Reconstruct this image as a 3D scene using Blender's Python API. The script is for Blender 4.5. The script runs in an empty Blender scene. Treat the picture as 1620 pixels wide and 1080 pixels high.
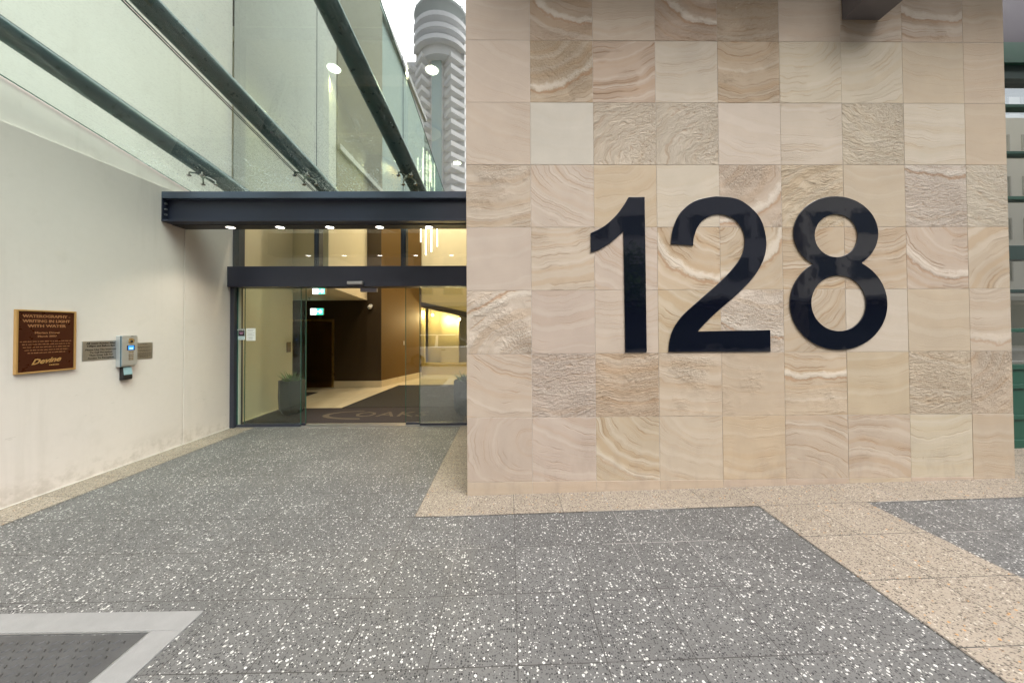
import bpy, bmesh, math, random
from mathutils import Vector, Matrix, noise as mnoise
R = math.radians
SC = bpy.context.scene
COL = SC.collection

# ------------------------------------------------------------------ helpers
class MB:
    """collects faces, build() links them as one mesh object"""
    def __init__(s): s.v = []; s.f = []; s.mi = []; s.cur = 0
    def add(s, vs, fs):
        b = len(s.v); s.v += [tuple(v) for v in vs]
        for f in fs: s.f.append([b+i for i in f]); s.mi.append(s.cur)
        return s
    def box(s, x0, x1, y0, y1, z0, z1):
        vs = [(x, y, z) for z in (z0, z1) for y in (y0, y1) for x in (x0, x1)]
        return s.add(vs, [(0,2,3,1), (4,5,7,6), (0,1,5,4), (2,6,7,3), (0,4,6,2), (1,3,7,5)])
    def prism(s, poly, z0, z1, fn=None):
        """poly = list of (a,b) extruded along third axis; fn maps (a,b,c)->xyz"""
        fn = fn or (lambda a, b, c: (a, b, c))
        n = len(poly)
        vs = [fn(a, b, z0) for a, b in poly] + [fn(a, b, z1) for a, b in poly]
        fs = [list(range(n))[::-1], list(range(n, 2*n))]
        fs += [(i, (i+1) % n, n+(i+1) % n, n+i) for i in range(n)]
        return s.add(vs, fs)
    def tube(s, pts, rad, n=16, cap=True):
        pts = [Vector(p) for p in pts]
        rr = rad if isinstance(rad, (list, tuple)) else [rad]*len(pts)
        rings = []
        for i, p in enumerate(pts):
            d = (pts[min(i+1, len(pts)-1)]-pts[max(i-1, 0)]).normalized()
            up = Vector((0, 0, 1)) if abs(d.z) < .9 else Vector((0, 1, 0))
            a = d.cross(up).normalized(); b = a.cross(d)
            rings.append([p+(a*math.cos(t)+b*math.sin(t))*rr[i] for t in [2*math.pi*k/n for k in range(n)]])
        vs = [v for r in rings for v in r]; fs = []
        for i in range(len(pts)-1):
            for k in range(n):
                k2 = (k+1) % n; fs.append((i*n+k, i*n+k2, (i+1)*n+k2, (i+1)*n+k))
        if cap: fs.append(list(range(n))[::-1]); fs.append([len(vs)-n+k for k in range(n)])
        return s.add(vs, fs)
    def lathe(s, prof, c=(0, 0, 0), n=24):
        vs = []; fs = []
        for r, z in prof:
            for k in range(n):
                t = 2*math.pi*k/n; vs.append((c[0]+r*math.cos(t), c[1]+r*math.sin(t), c[2]+z))
        for i in range(len(prof)-1):
            for k in range(n):
                k2 = (k+1) % n; fs.append((i*n+k, i*n+k2, (i+1)*n+k2, (i+1)*n+k))
        fs.append(list(range(n))[::-1]); fs.append([len(vs)-n+k for k in range(n)])
        return s.add(vs, fs)
    def build(s, name, mat, parent=None, bevel=0, smooth=False, M=None, seg=2):
        me = bpy.data.meshes.new(name)
        off = world_loc(parent) if parent else Vector((0, 0, 0))
        vs = [Vector(v) for v in s.v]
        if M is not None: vs = [M @ v for v in vs]
        me.from_pydata([v-off for v in vs], [], s.f)
        bm = bmesh.new(); bm.from_mesh(me); bmesh.ops.recalc_face_normals(bm, faces=bm.faces); bm.to_mesh(me); bm.free()
        for m in (mat if isinstance(mat, (list, tuple)) else [mat]): me.materials.append(m)
        for p, i in zip(me.polygons, s.mi): p.material_index = i
        if smooth:
            for p in me.polygons: p.use_smooth = True
            try: me.set_sharp_from_angle(angle=R(40))
            except Exception: pass
        o = bpy.data.objects.new(name, me); COL.objects.link(o)
        if parent: o.parent = parent
        if bevel:
            b = o.modifiers.new('bevel', 'BEVEL'); b.width = bevel; b.segments = seg; b.limit_method = 'ANGLE'; b.angle_limit = R(40)
        return o

def world_loc(o):
    l = Vector(o.location)
    while o.parent: o = o.parent; l += Vector(o.location)
    return l
def thing(name, label, cat, loc=(0, 0, 0), group=None):
    o = bpy.data.objects.new(name, None); COL.objects.link(o); o.location = loc; o.empty_display_size = .1
    return tag(o, label, cat, group)
def tag(o, label, cat, group=None):
    o['label'] = label; o['category'] = cat
    if group: o['group'] = group
    return o
def struct(o): o['kind'] = 'structure'; return o
def dup(root, loc, label=None):
    r = root.copy(); COL.objects.link(r); r.location = loc
    if label: r['label'] = label
    for ch in list(root.children):
        c = ch.copy(); COL.objects.link(c); c.parent = r
        for g in ch.children:
            d = g.copy(); COL.objects.link(d); d.parent = c
    return r
def textmesh(name, txt, size, mat, M, parent=None, shear=0, ext=.0006, off=0, sx=1, align='CENTER', spacing=1.0):
    cu = bpy.data.curves.new(name, 'FONT'); cu.body = txt; cu.size = size; cu.align_x = align; cu.align_y = 'CENTER'
    cu.extrude = ext; cu.shear = shear; cu.offset = off; cu.space_character = spacing; cu.resolution_u = 2
    t = bpy.data.objects.new(name, cu); COL.objects.link(t)
    dg = bpy.context.evaluated_depsgraph_get()
    me = bpy.data.meshes.new_from_object(t.evaluated_get(dg))
    bpy.data.objects.remove(t)
    me.transform(Matrix.Diagonal((sx, 1, 1, 1)))
    w = world_loc(parent) if parent else Vector((0, 0, 0))
    me.transform(Matrix.Translation(-w) @ M)
    me.materials.clear(); me.materials.append(mat)
    o = bpy.data.objects.new(name, me); COL.objects.link(o)
    if parent: o.parent = parent
    return o
def frame(o, ex, ey):
    ex = Vector(ex); ey = Vector(ey); ez = ex.cross(ey)
    m = Matrix.Identity(4)
    for i, c in enumerate((ex, ey, ez)):
        for k in range(3): m[k][i] = c[k]
    m.translation = Vector(o)
    return m
def join_meshes(obs):
    """merge meshes (text lines) into the first one without operators"""
    bm = bmesh.new()
    for o in obs: bm.from_mesh(o.data)
    bm.to_mesh(obs[0].data); bm.free()
    for o in obs[1:]: bpy.data.objects.remove(o)
    return obs[0]

# ------------------------------------------------------------------ shader helper
class S:
    def __init__(s, name):
        s.m = bpy.data.materials.new(name); s.m.use_nodes = True; s.t = s.m.node_tree; s.t.nodes.clear()
        s.out = s.t.nodes.new('ShaderNodeOutputMaterial')
    def n(s, typ, **kw):
        nd = s.t.nodes.new(typ)
        for k, v in kw.items(): setattr(nd, k, v)
        return nd
    def put(s, sock, v):
        if isinstance(v, bpy.types.NodeSocket): s.t.links.new(v, sock)
        elif v is not None: sock.default_value = v
    def math(s, op, a, b=None, c=None, clamp=False):
        nd = s.n('ShaderNodeMath', operation=op, use_clamp=clamp)
        s.put(nd.inputs[0], a); s.put(nd.inputs[1], b)
        if c is not None: s.put(nd.inputs[2], c)
        return nd.outputs[0]
    def vmath(s, op, a, b=None):
        nd = s.n('ShaderNodeVectorMath', operation=op); s.put(nd.inputs[0], a)
        if b is not None: s.put(nd.inputs[1], b)
        return nd.outputs['Value'] if op in ('LENGTH', 'DOT_PRODUCT', 'DISTANCE') else nd.outputs[0]
    def scale(s, a, k):
        nd = s.n('ShaderNodeVectorMath', operation='SCALE'); s.put(nd.inputs[0], a); s.put(nd.inputs['Scale'], k); return nd.outputs[0]
    def mix(s, f, a, b, blend='MIX'):
        nd = s.n('ShaderNodeMix', data_type='RGBA', blend_type=blend)
        s.put(nd.inputs[0], f); s.put(nd.inputs[6], a); s.put(nd.inputs[7], b); return nd.outputs[2]
    def step(s, v, lo, hi, a=0., b=1.):
        nd = s.n('ShaderNodeMapRange', interpolation_type='SMOOTHSTEP')
        s.put(nd.inputs[0], v); s.put(nd.inputs[1], lo); s.put(nd.inputs[2], hi); s.put(nd.inputs[3], a); s.put(nd.inputs[4], b); return nd.outputs[0]
    def noise(s, vec, sc, det=3, rough=.55, dist=0, dim='3D'):
        nd = s.n('ShaderNodeTexNoise', noise_dimensions=dim); s.put(nd.inputs['Vector'], vec)
        nd.inputs['Scale'].default_value = sc; nd.inputs['Detail'].default_value = det; nd.inputs['Roughness'].default_value = rough
        nd.inputs['Distortion'].default_value = dist; return nd.outputs[0]
    def noise1(s, w, sc, det=3, rough=.6):
        nd = s.n('ShaderNodeTexNoise', noise_dimensions='1D'); s.put(nd.inputs['W'], w)
        nd.inputs['Scale'].default_value = sc; nd.inputs['Detail'].default_value = det; nd.inputs['Roughness'].default_value = rough
        return nd.outputs[0]
    def vor(s, vec, sc, feat='F1', dim='2D'):
        nd = s.n('ShaderNodeTexVoronoi', voronoi_dimensions=dim, feature=feat); s.put(nd.inputs['Vector'], vec); nd.inputs['Scale'].default_value = sc
        return nd
    def sep(s, v):
        nd = s.n('ShaderNodeSeparateXYZ'); s.put(nd.inputs[0], v); return nd.outputs
    def comb(s, x, y, z):
        nd = s.n('ShaderNodeCombineXYZ'); s.put(nd.inputs[0], x); s.put(nd.inputs[1], y); s.put(nd.inputs[2], z); return nd.outputs[0]
    def obj(s): return s.n('ShaderNodeTexCoord').outputs['Object']
    def wpos(s): return s.n('ShaderNodeNewGeometry').outputs['Position']
    def attr(s, name, what='Vector'):
        nd = s.n('ShaderNodeAttribute', attribute_name=name); return nd.outputs[what]
    def bump(s, h, strength=.3, dist=.01):
        nd = s.n('ShaderNodeBump'); s.put(nd.inputs['Height'], h); s.put(nd.inputs['Strength'], strength); s.put(nd.inputs['Distance'], dist); return nd.outputs[0]
    def bsdf(s, col, rough=.5, metal=0, bump=None, spec=None, emis=None, es=0, coat=0):
        nd = s.n('ShaderNodeBsdfPrincipled')
        s.put(nd.inputs['Base Color'], col); s.put(nd.inputs['Roughness'], rough); s.put(nd.inputs['Metallic'], metal)
        if bump is not None: s.put(nd.inputs['Normal'], bump)
        if spec is not None: s.put(nd.inputs['Specular IOR Level'], spec)
        if coat: nd.inputs['Coat Weight'].default_value = coat; nd.inputs['Coat Roughness'].default_value = .03
        if emis: s.put(nd.inputs['Emission Color'], emis); s.put(nd.inputs['Emission Strength'], es)
        return nd.outputs[0]
    def done(s, sh): s.t.links.new(sh, s.out.inputs[0]); return s.m
def c4(r, g, b): return (r, g, b, 1)

MATS = {}
def paint(name, col, rough=.45, metal=0, var=.10, bump=.04, nsc=6., spec=None, coat=0):
    """a coat of paint or metal with a little wear and unevenness"""
    if name in MATS: return MATS[name]
    s = S(name); p = s.wpos()
    n1 = s.noise(p, nsc, 4, .6); n2 = s.noise(p, nsc*18, 2, .6)
    d = s.math('ADD', s.math('MULTIPLY', n1, var*2), 1-var)
    c = s.mix(1, c4(*col), s.comb(d, d, d), 'MULTIPLY')
    rg = s.math('ADD', s.math('MULTIPLY', n1, .2), max(rough-.1, .02))
    MATS[name] = s.done(s.bsdf(c, rg, metal, s.bump(n2, bump, .004) if bump else None, spec, coat=coat))
    return MATS[name]
def lamp(name, col, st):
    if name in MATS: return MATS[name]
    s = S(name); MATS[name] = s.done(s.bsdf(c4(.9, .9, .9), .4, emis=c4(*col), es=st)); return MATS[name]

def glass_mat(name, tint, base_ref, dirt=0., dirt_col=(.7, .78, .74), fres=1.0, ripple=0., zfade=None):
    """clear architectural glass: tinted transmission plus a mirror reflection, optional dirt film"""
    s = S(name); p = s.wpos()
    lw = s.n('ShaderNodeLayerWeight'); lw.inputs[0].default_value = .5
    sch = s.math('MULTIPLY_ADD', s.math('POWER', lw.outputs['Facing'], 5.), .92, .06)
    fac = s.math('ADD', s.math('MULTIPLY', sch, fres), base_ref, clamp=True)
    if zfade:      # coated glass above a given height is more reflective than the door glass
        z = s.sep(p)[2]
        fac = s.math('ADD', fac, s.math('MULTIPLY', s.step(z, zfade[0], zfade[0]+.4), zfade[1]), clamp=True)
    tr = s.n('ShaderNodeBsdfTransparent'); tr.inputs[0].default_value = c4(*tint)
    gl = s.n('ShaderNodeBsdfGlossy'); gl.inputs['Roughness'].default_value = 0.0; gl.inputs[0].default_value = c4(.95, .97, .96)
    if ripple:
        s.put(gl.inputs['Normal'], s.bump(s.noise(p, .9, 1, .4), ripple, .02))
    m = s.n('ShaderNodeMixShader'); s.put(m.inputs[0], fac); s.put(m.inputs[1], tr.outputs[0]); s.put(m.inputs[2], gl.outputs[0])
    sh = m.outputs[0]
    if dirt:
        df = s.n('ShaderNodeBsdfDiffuse'); df.inputs[0].default_value = c4(*dirt_col)
        tl = s.n('ShaderNodeBsdfTranslucent'); tl.inputs[0].default_value = c4(*dirt_col)
        ad = s.n('ShaderNodeMixShader'); ad.inputs[0].default_value = .5; s.put(ad.inputs[1], df.outputs[0]); s.put(ad.inputs[2], tl.outputs[0])
        big = s.noise(p, 1.3, 4, .6); fine = s.noise(p, 60, 3, .7)
        sv = s.vor(p, 55, 'F1', '3D'); rnd = s.sep(sv.outputs['Color'])[0]
        drop = s.math('MULTIPLY', s.step(sv.outputs['Distance'], .30, .16), s.step(rnd, .62, .66))
        # streaks run down the slope
        st = s.noise(s.vmath('MULTIPLY', p, (30, 3, 3)), 1.0, 4, .65)
        yy = s.step(s.sep(p)[1], 3.0, 4.9)
        f = s.math('ADD', s.math('MULTIPLY', s.step(big, .42, .75), .35), .25)
        g = s.math('ADD', s.math('MULTIPLY', s.step(fine, .50, .62), .65), s.math('MULTIPLY', drop, .9))
        g = s.math('ADD', g, s.math('MULTIPLY', s.step(st, .5, .75), .5))
        g = s.math('MULTIPLY', s.math('MULTIPLY', g, f), s.math('ADD', .18, s.math('MULTIPLY', yy, 1.0)))
        g = s.math('MULTIPLY', s.math('ADD', g, .0), dirt, clamp=True)
        m2 = s.n('ShaderNodeMixShader'); s.put(m2.inputs[0], g); s.put(m2.inputs[1], sh); s.put(m2.inputs[2], ad.outputs[0]); sh = m2.outputs[0]
    MATS[name] = s.done(sh); return MATS[name]

# ------------------------------------------------------------------ materials
def terrazzo(name, base, chips, dark, dsel, wsel, rust=0., tilevar=.10, lighten=0.):
    s = S(name); p = s.wpos(); x, y, z = s.sep(p)
    P = s.comb(x, y, 0)
    wob = s.scale(s.vmath('SUBTRACT', s.n('ShaderNodeTexNoise').outputs['Color'], (.5, .5, .5)), .0)
    nt = s.n('ShaderNodeTexNoise'); s.put(nt.inputs['Vector'], P); nt.inputs['Scale'].default_value = 90; nt.inputs['Detail'].default_value = 2
    wob = s.scale(s.vmath('SUBTRACT', nt.outputs['Color'], (.5, .5, .5)), .0075)
    Q = s.vmath('ADD', P, wob)
    g = .4155; ox, oy = .030, .302
    u = s.math('DIVIDE', s.math('SUBTRACT', x, ox), g); v = s.math('DIVIDE', s.math('SUBTRACT', y, oy), g)
    iu = s.math('FLOOR', u); iv = s.math('FLOOR', v)
    def dist(t):  # metres to the nearest joint
        return s.math('MULTIPLY', s.math('ABSOLUTE', s.math('SUBTRACT', t, s.math('ROUND', t))), g)
    du, dv = dist(u), dist(v)
    wn = s.n('ShaderNodeTexWhiteNoise', noise_dimensions='2D'); s.put(wn.inputs['Vector'], s.comb(iu, iv, 0)); trn = wn.outputs['Value']
    tcol = s.sep(wn.outputs['Color'])
    # chips: polygonal cells, a share of them filled
    def cells(sc, sel, emin, rmax, off):
        q = s.vmath('ADD', Q, off)
        e = s.vor(q, sc, 'DISTANCE_TO_EDGE').outputs['Distance']; f = s.vor(q, sc)
        rc = s.sep(f.outputs['Color'])
        rad = s.math('MULTIPLY_ADD', rc[1], rmax*.6, rmax*.4)
        msk = s.math('MULTIPLY', s.math('LESS_THAN', rc[0], sel), s.math('GREATER_THAN', e, emin))
        return s.math('MULTIPLY', msk, s.math('LESS_THAN', f.outputs['Distance'], rad)), rc
    blk, r1 = cells(88, dsel, .05, .48, (0, 0, 0))
    blk2, r1b = cells(150, dsel*.9, .05, .5, (3.3, 1.7, 0))
    wht, r2 = cells(64, s.math('MULTIPLY', wsel, s.step(s.noise(P, 2.2, 3, .6), .30, .70, .35, 1.5)), .07, .47, (7.1, 2.3, 0))
    wht2, r3 = cells(125, wsel*.6, .06, .45, (1.9, 5.7, 0))
    big = s.noise(P, .55, 4, .6); fine = s.noise(P, 260, 2, .7); mid = s.noise(P, 7, 4, .65)
    k = s.math('ADD', 1-tilevar, s.math('MULTIPLY', trn, tilevar*1.6))
    k = s.math('MULTIPLY', k, s.math('MULTIPLY_ADD', big, .34, .83)); k = s.math('MULTIPLY', k, s.math('MULTIPLY_ADD', mid, .22, .89))
    k = s.math('MULTIPLY', k, s.math('MULTIPLY_ADD', fine, .24, .88))
    col = s.mix(1, c4(*base), s.comb(k, k, k), 'MULTIPLY')
    if rust:
        rs, rr = cells(60, rust, .05, .4, (4.4, 9.2, 0)); col = s.mix(rs, col, c4(.42, .22, .07))
    col = s.mix(blk2, col, s.mix(.5, col, c4(*dark)))
    dk = s.mix(r1[2], c4(*dark), c4(dark[0]*2.2, dark[1]*2.2, dark[2]*2.2))
    col = s.mix(blk, col, dk)
    wc = s.mix(r2[2], c4(*chips), c4(chips[0]*.72, chips[1]*.72, chips[2]*.70))
    col = s.mix(wht2, col, wc); col = s.mix(wht, col, wc)
    # joints, some pale some dark, broken by dirt
    jn = s.noise(P, 3.2, 3, .6)
    lu = s.math('MULTIPLY', s.math('LESS_THAN', du, .0022), s.step(jn, .30, .46, .45, 1.))
    lv = s.math('MULTIPLY', s.math('LESS_THAN', dv, .0025), s.step(jn, .34, .5, .5, 1.))
    j = s.math('MAXIMUM', lu, lv)
    jr = s.n('ShaderNodeTexWhiteNoise', noise_dimensions='2D'); s.put(jr.inputs['Vector'], s.comb(s.math('ROUND', u), s.math('ROUND', s.math('MULTIPLY', v, .34)), 0))
    lighter = s.step(s.math('ADD', jr.outputs['Value'], s.math('MULTIPLY', s.math('SUBTRACT', x, 0), .05)), .78, .95)
    jc = s.mix(lighter, c4(.04, .038, .036), c4(.26, .25, .24))
    col = s.mix(j, col, jc)
    stn = s.noise(P, 2.6, 5, .7, .6)
    col = s.mix(s.step(stn, .60, .78, 0, .22), col, c4(.10, .095, .09))
    rg = s.math('MULTIPLY_ADD', mid, .25, .42)
    h = s.math('SUBTRACT', s.math('MULTIPLY', fine, .3), j)
    MATS[name] = s.done(s.bsdf(col, rg, 0, s.bump(h, .35, .0012), .35)); return MATS[name]

M_grey = terrazzo('grey_terrazzo', (.112, .111, .109), (.56, .56, .54), (.015, .015, .016), .36, .115)
M_beige = terrazzo('beige_terrazzo', (.262, .224, .180), (.46, .42, .36), (.032, .026, .021), .40, .09, rust=.03, tilevar=.06)

def stone_mat():
    s = S('sandstone')
    uv = s.n('ShaderNodeUVMap', uv_map='UVMap').outputs[0]; u, v, _ = s.sep(uv)
    A = s.sep(s.attr('tA')); B = s.attr('tB'); Cc = s.sep(s.attr('tC'))
    relief, lines, streak = A[0], A[1], A[2]; cx, cy, seed = Cc[0], Cc[1], Cc[2]
    P = s.comb(u, v, s.math('MULTIPLY', seed, 17.3))
    warp = s.math('SUBTRACT', s.noise(P, 1.5, 3, .5), .5)
    warp2 = s.math('SUBTRACT', s.noise(P, 6, 3, .6), .5)
    dx = s.math('SUBTRACT', u, cx); dy = s.math('SUBTRACT', v, cy)
    r = s.math('SQRT', s.math('ADD', s.math('MULTIPLY', dx, dx), s.math('MULTIPLY', s.math('MULTIPLY', dy, dy), 1.5)))
    r = s.math('ADD', s.math('ADD', r, s.math('MULTIPLY', warp, .34)), s.math('MULTIPLY', warp2, .03))
    rs = s.math('ADD', r, s.math('MULTIPLY', seed, 13.7))
    b1 = s.noise1(rs, 5.5, 2, .5); b2 = s.noise1(rs, 26, 3, .65); b3 = s.noise1(rs, 85, 2, .6)
    big = s.noise(P, 1.1, 2, .5); grain = s.noise(s.wpos(), 420, 2, .7); blot = s.noise(P, 4.5, 4, .62)
    # tone
    cloud = s.math('MULTIPLY_ADD', big, .22, .89); cloud = s.math('MULTIPLY', cloud, s.math('MULTIPLY_ADD', blot, .14, .93))
    cloud = s.math('MULTIPLY', cloud, s.math('MULTIPLY_ADD', grain, .10, .95))
    col = s.mix(1, B, s.comb(cloud, cloud, cloud), 'MULTIPLY')
    # broad warm / pale bands
    f1 = s.math('MULTIPLY', s.step(b1, .50, .68), s.math('MULTIPLY_ADD', lines, .50, .06))
    col = s.mix(f1, col, s.mix(1, col, c4(.94, .84, .71), 'MULTIPLY'))
    f1b = s.math('MULTIPLY', s.step(b1, .47, .30), s.math('MULTIPLY_ADD', lines, .30, .10))
    col = s.mix(f1b, col, s.mix(.5, col, c4(.66, .60, .52)))
    # fine bedding lines
    lm = s.step(s.noise(P, 2.1, 2, .5), .40, .58)
    fl = s.math('MULTIPLY', s.math('MULTIPLY', s.step(b2, .57, .63), lines), lm)
    col = s.mix(s.math('MULTIPLY', fl, .75), col, s.mix(1, col, c4(.74, .61, .48), 'MULTIPLY'))
    fl3 = s.math('MULTIPLY', s.math('MULTIPLY', s.step(b3, .57, .63), lines), lm)
    col = s.mix(s.math('MULTIPLY', fl3, .50), col, s.mix(1, col, c4(.78, .69, .58), 'MULTIPLY'))
    # white seam with a rusty edge
    r0 = A_pos = s.attr('tD', 'Fac')
    ds = s.math('SUBTRACT', r, r0)
    wmod = s.noise(P, 9, 3, .7)
    wseam = s.math('MULTIPLY', s.step(s.math('ADD', s.math('ABSOLUTE', ds), s.math('MULTIPLY', wmod, .16)), .175, .085), streak)
    bseam = s.math('MULTIPLY', s.step(s.math('ABSOLUTE', s.math('ADD', s.math('SUBTRACT', ds, .145), s.math('MULTIPLY', wmod, .12))), .035, .008), streak)
    col = s.mix(s.math('MULTIPLY', wseam, .48), col, c4(.66, .61, .53)); col = s.mix(s.math('MULTIPLY', bseam, .6), col, c4(.33, .19, .10))
    # split-face relief
    rm = s.step(s.math('ADD', s.noise(P, 1.5, 3, .55), s.math('MULTIPLY', s.math('SUBTRACT', relief, .5), .7)), .36, .74)
    rm = s.math('MULTIPLY', rm, s.step(relief, .02, .25))
    ang = s.math('ARCTAN2', dy, dx)
    RP = s.comb(s.math('MULTIPLY', r, 15), s.math('MULTIPLY', ang, 9), seed)
    RP = s.vmath('ADD', RP, s.scale(P, 7.0))
    n1 = s.n('ShaderNodeTexNoise', noise_type='RIDGED_MULTIFRACTAL') if True else None
    s.put(n1.inputs['Vector'], RP); n1.inputs['Scale'].default_value = .9; n1.inputs['Detail'].default_value = 5; n1.inputs['Roughness'].default_value = .6
    rh = s.noise(RP, 1.9, 6, .68, .5)
    rk = s.math('MULTIPLY_ADD', n1.outputs[0], .35, rh)
    h = s.math('MULTIPLY', rk, rm)
    h = s.math('ADD', h, s.math('MULTIPLY', s.math('MAXIMUM', fl, s.math('MULTIPLY', fl3, .5)), -.10)); h = s.math('ADD', h, s.math('MULTIPLY', wseam, .12))
    h = s.math('ADD', h, s.math('MULTIPLY', grain, .016))
    pit = s.math('MULTIPLY', s.step(rh, .47, .38), rm)
    col = s.mix(s.math('MULTIPLY', pit, .42), col, c4(.30, .20, .12))  # relief hollows tinted dark, their shade put into the colour
    cr = s.math('MULTIPLY', s.step(rh, .60, .72), rm); col = s.mix(s.math('MULTIPLY', cr, .55), col, c4(.72, .63, .50))  # ridges tinted pale, as if catching light
    # splash dirt low on the wall, small scuffs
    wp = s.wpos(); z = s.sep(wp)[2]
    low = s.math('MULTIPLY', s.step(z, .75, .05), s.step(s.noise(s.vmath('MULTIPLY', wp, (4, 4, 1.6)), 1.6, 4, .65), .45, .68))
    col = s.mix(s.math('MULTIPLY', low, .33), col, c4(.27, .225, .185))
    sc = s.noise(s.vmath('MULTIPLY', wp, (22, 22, 5)), 1.0, 3, .6)
    col = s.mix(s.math('MULTIPLY', s.step(sc, .72, .78), s.step(z, .85, .2, 0, .5)), col, c4(.20, .15, .12))
    return s.done(s.bsdf(col, s.math('MULTIPLY_ADD', blot, .2, .55), 0, s.bump(h, .9, .028), .25))
M_stone = stone_mat()
M_grout = paint('stone_joint', (.44, .40, .36), .85, var=.25, bump=.2, nsc=9)

def render_wall(name, col, stain=.10):
    s = S(name); p = s.wpos(); z = s.sep(p)[2]
    a = s.noise(p, .8, 5, .6); b = s.noise(p, 14, 4, .65); c = s.noise(p, 120, 2, .6)
    k = s.math('ADD', .90, s.math('ADD', s.math('MULTIPLY', a, .13), s.math('MULTIPLY', b, .06)))
    cc = s.mix(1, c4(*col), s.comb(k, k, k), 'MULTIPLY')
    run = s.noise(s.vmath('MULTIPLY', p, (5, 5, .35)), 1.0, 4, .6)
    cc = s.mix(s.step(run, .52, .80, 0, stain), cc, c4(.34, .29, .24)); cc = s.mix(s.step(s.noise(p, 2.3, 6, .7, .4), .55, .72, 0, .12), cc, c4(.42, .37, .31))
    low = s.math('MULTIPLY', s.step(z, .35, .0), s.step(s.noise(p, 5, 4, .7), .40, .65)); cc = s.mix(s.math('MULTIPLY', low, .42), cc, c4(.30, .25, .20)); scf = s.noise(s.vmath('MULTIPLY', p, (3, 9, 30)), 1.0, 3, .6); cc = s.mix(s.math('MULTIPLY', s.step(scf, .68, .74), s.step(z, 1.6, .5, 0, .22)), cc, c4(.25, .21, .18))
    v = s.vor(p, 7, 'F1', '3D'); sp = s.math('MULTIPLY', s.step(v.outputs['Distance'], .035, .02), s.step(s.sep(v.outputs['Color'])[0], .90, .92))
    cc = s.mix(s.math('MULTIPLY', sp, .6), cc, c4(.16, .13, .11))
    h = s.math('ADD', s.math('MULTIPLY', b, .5), s.math('MULTIPLY', c, .25))
    return s.done(s.bsdf(cc, .72, 0, s.bump(h, .22, .004), .3))
M_cream = render_wall('painted_render', (.69, .622, .580), .2)
M_cream_up = render_wall('brightened_render_upper', (.80, .74, .69), .14)  # paler copy of the render: brighter light on the upper wall put into colour
M_sidebrown = render_wall('brown_render', (.30, .25, .19), .2)

M_steel = paint('charcoal_steel', (.017, .021, .040), .42, .0, .18, .05, 4)
M_frame = paint('charcoal_frame', (.030, .032, .048), .38, 0, .12, .03, 5)
M_soffit = paint('soffit_black', (.022, .020, .022), .5, 0, .15, .03)
M_tube = paint('dark_green_tube', (.010, .034, .042), .30, 0, .35, .12, 14)
M_chrome = paint('polished_steel', (.62, .60, .57), .18, 1, .1, .02)
M_brushed = paint('brushed_steel', (.42, .42, .43), .34, .85, .14, .05, 25)
M_lamp = lamp('lamp_face', (1, .93, .82), 9)
M_lampin = lamp('lamp_face_lobby', (1, .92, .78), 14)
M_chand = lamp('chandelier_glow', (1, .88, .66), 4)
M_black = paint('black_plastic', (.012, .012, .013), .4)
M_white = paint('white_plastic', (.75, .75, .73), .4, var=.04)
M_grout_line = paint('pale_sealant', (.62, .60, .56), .6)
M_concrete = paint('cover_concrete', (.20, .20, .198), .75, 0, .2, .35, 9)
M_green = paint('green_joinery', (.006, .060, .036), .55, 0, .12, .04, 6)
M_green2 = paint('dark_green_joinery', (.008, .030, .024), .4, 0, .12, .04, 6)
M_purple = paint('dark_soffit_paint', (.050, .042, .058), .6, 0, .25)
M_lobbyfloor = paint('cream_stone_floor', (.62, .53, .37), .12, 0, .07, .01, 2)
M_skirt = paint('cream_skirting', (.60, .51, .36), .3, 0, .07)
M_brown = paint('brown_lobby_wall', (.036, .020, .005), .6, 0, .10, .05)
M_litbrown = paint('lit_brown_lobby_wall', (.115, .060, .007), .6, 0, .10, .05)  # brown side wall, its warm lamplight put into the colour
M_lcream = paint('cream_lobby_wall', (.66, .60, .45), .7, 0, .05)
M_lyellow = paint('yellow_lobby_wall', (.62, .47, .20), .6, 0, .06)
M_brass = paint('elevator_bronze', (.20, .115, .04), .24, .9, .15, .03, 3)
M_brassf = paint('elevator_frame_brass', (.50, .34, .13), .3, .9, .1)
M_carpet = paint('lobby_carpet', (.010, .008, .007), .95, 0, .5, .5, 60)
M_mat = paint('entrance_mat', (.014, .009, .011), .95, 0, .4, .5, 60)
M_matlogo = paint('mat_lettering', (.075, .058, .040), .95, 0, .2, .3, 60)
M_pot = paint('slate_pot', (.022, .027, .027), .55, 0, .2, .1, 8)
M_gdoor = glass_mat('door_glass', (.80, .87, .82), .0, fres=.75)
M_gdoor2 = glass_mat('sliding_glass', (.88, .92, .90), .0, fres=.5)
M_gwall = glass_mat('facade_glass', (.82, .86, .82), .03, fres=1.2, ripple=.02)
M_gwallup = glass_mat('upper_facade_glass', (.22, .26, .22), .48, fres=1.1)
M_gcan = glass_mat('canopy_glass', (.765, .93, .86), .0, dirt=1.35, fres=.7, dirt_col=(.66, .82, .75))
M_gshop = glass_mat('shop_glass', (.62, .65, .65), .32, fres=1.4)
def edge_glass():
    return paint('glass_edge', (.03, .10, .075), .2)
M_gedge = edge_glass()

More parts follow.
